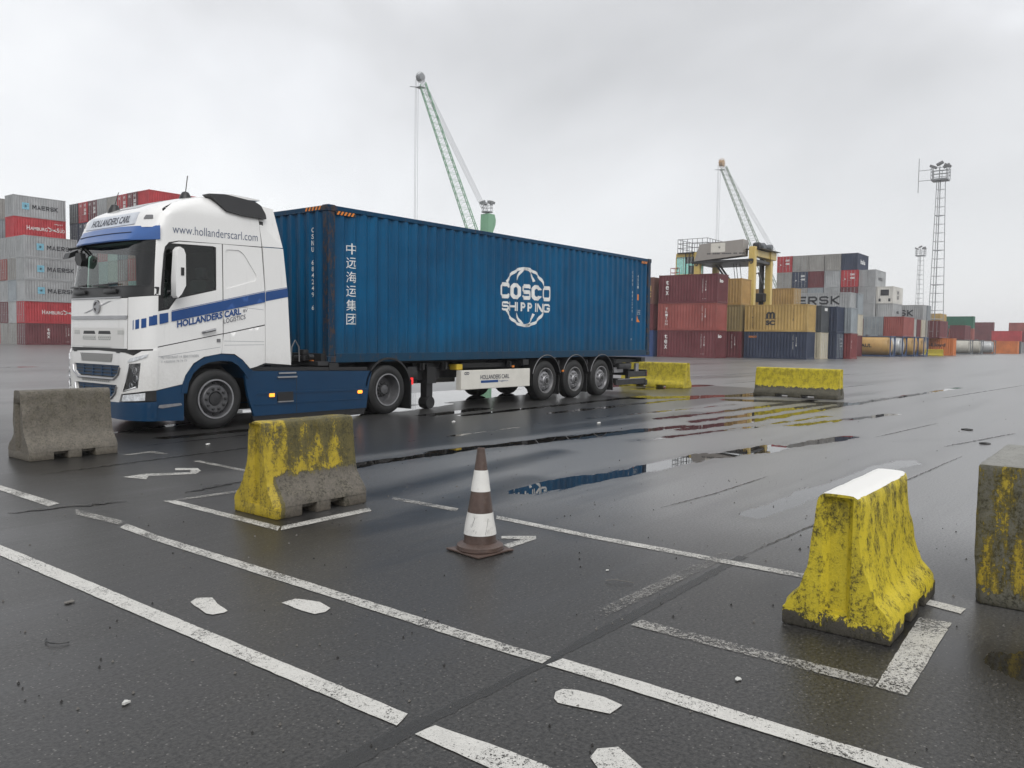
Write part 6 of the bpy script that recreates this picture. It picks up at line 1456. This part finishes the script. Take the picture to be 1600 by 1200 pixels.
# ------------------------------------------------------------------ small litter
M['litter'] = simple('litter_white', (.55, .55, .52), .6); M['stone'] = simple('stone_dark', (.03, .028, .026), .6, var=.4); M['stonel'] = simple('stone_pale', (.16, .15, .135), .6, var=.4)
def scrap(x, y, r, label, mt, h=.008, name='paper_scrap', cat='litter'):
    m = MB(); rg = random.Random(int(x * 100)); n = 9; c = m.bm.verts.new((0, 0, h)); R = [m.bm.verts.new((r * rg.uniform(.6, 1.1) * cos(k * 2 * pi / n), r * rg.uniform(.4, .8) * sin(k * 2 * pi / n), rg.uniform(.003, h))) for k in range(n)]
    B = [m.bm.verts.new((v.co.x, v.co.y, .001)) for v in R]
    for k in range(n): m.bm.faces.new([c, R[k], R[(k + 1) % n]]); m.bm.faces.new([R[k], B[k], B[(k + 1) % n], R[(k + 1) % n]])
    o = m.build(name, mt, None, False); o.location = (x, y, .004); tag(o, label, cat)
scrap(1.60, 3.22, .022, 'small pale scrap of foil on the asphalt, bottom left', M['litter'], .012)
scrap(2.02, 4.69, .03, 'dark curled leaf lying left of the nearest painted line', M['stonel'], .012, 'leaf', 'leaf')
scrap(3.447, 1.371, .022, 'white chip of paint between the box marking and the long line', M['litter'], .006, 'paint_chip')
scrap(4.55, 2.72, .015, 'tiny white chip above the thin twig', M['litter'], .006, 'paint_chip')
scrap(10.85, 9.76, .05, 'white scrap lying on the wet asphalt behind the cone top', M['litter'], .03)
scrap(12.59, 7.77, .05, 'white scrap lying beside the dark wheel ruts', M['litter'], .03)
scrap(6.2, 10.1, .05, 'white scrap on the asphalt in front of the truck front wheel', M['litter'], .02)
scrap(16.49, 2.45, .13, 'dark flat debris above the square concrete block', M['stone'], .03, 'debris', 'debris')
scrap(14.35, 1.87, .12, 'flat dark debris just left of the square concrete block top', M['stone'], .03, 'debris', 'debris')
m = MB(); m.tube([(0, 0, .01), (.03, -.05, .02), (.07, -.13, .012), (.075, -.16, .01)], .0025, 5); o = m.build('twig', M['stonel'], None); o.location = (4.33, 2.60, 0); tag(o, 'thin pale twig on the asphalt between the cone and the broken-cornered yellow barrier', 'twig')
m = MB(); m.tube([(.0, .06, .008), (-.02, .03, .01), (-.02, -.02, .012), (.01, -.06, .01), (.05, -.07, .008)], .003, 5); o = m.build('rubber_strip', M['black'], None); o.location = (1.70, 4.14, 0); tag(o, 'thin black curl of rubber at the lower left', 'rubber strip')
# grit scattered over the asphalt: too many to count
m = MB(); rg = random.Random(5)
for k in range(1150):
    if k < 1000: x, y = 1.3 + rg.random() ** 1.3 * 8, -1.5 + rg.random() * 9
    else: x, y = 5 + rg.random() * 22, -2 + rg.random() * 11
    r = rg.choice((.003, .004, .004, .006, .009)) * (1 if k < 1000 else 1.6); vs_ = []
    for dx, dy, dz in ((1, 0, 0), (-.4, .9, 0), (-.5, -.8, 0), (.1, 0, 1.2)): vs_.append(m.bm.verts.new((x + r * dx * rg.uniform(.6, 1.3), y + r * dy * rg.uniform(.6, 1.3), .002 + r * dz)))
    for f in ((0, 1, 3), (1, 2, 3), (2, 0, 3)): m.bm.faces.new([vs_[i] for i in f]).material_index = k % 2
me = m.mesh('grit'); me.materials.append(M['stone']); me.materials.append(M['stonel']); tag(link('grit', me), kind='stuff')

# ------------------------------------------------------------------ damp air
m = MB(); m.box(-2600, 2600, -2600, 2600, -1, 80); hz_ = bpy.data.materials.new('haze'); hz_.use_nodes = True; hn = hz_.node_tree; hn.nodes.clear()
ho = hn.nodes.new('ShaderNodeOutputMaterial'); hv = hn.nodes.new('ShaderNodeVolumePrincipled'); hv.inputs['Color'].default_value = (.99, .99, 1.0, 1); hv.inputs['Density'].default_value = .0005; hv.inputs['Anisotropy'].default_value = 0.0
hn.links.new(hv.outputs[0], ho.inputs['Volume']); tag(m.build('haze', hz_, None, False), kind='stuff')
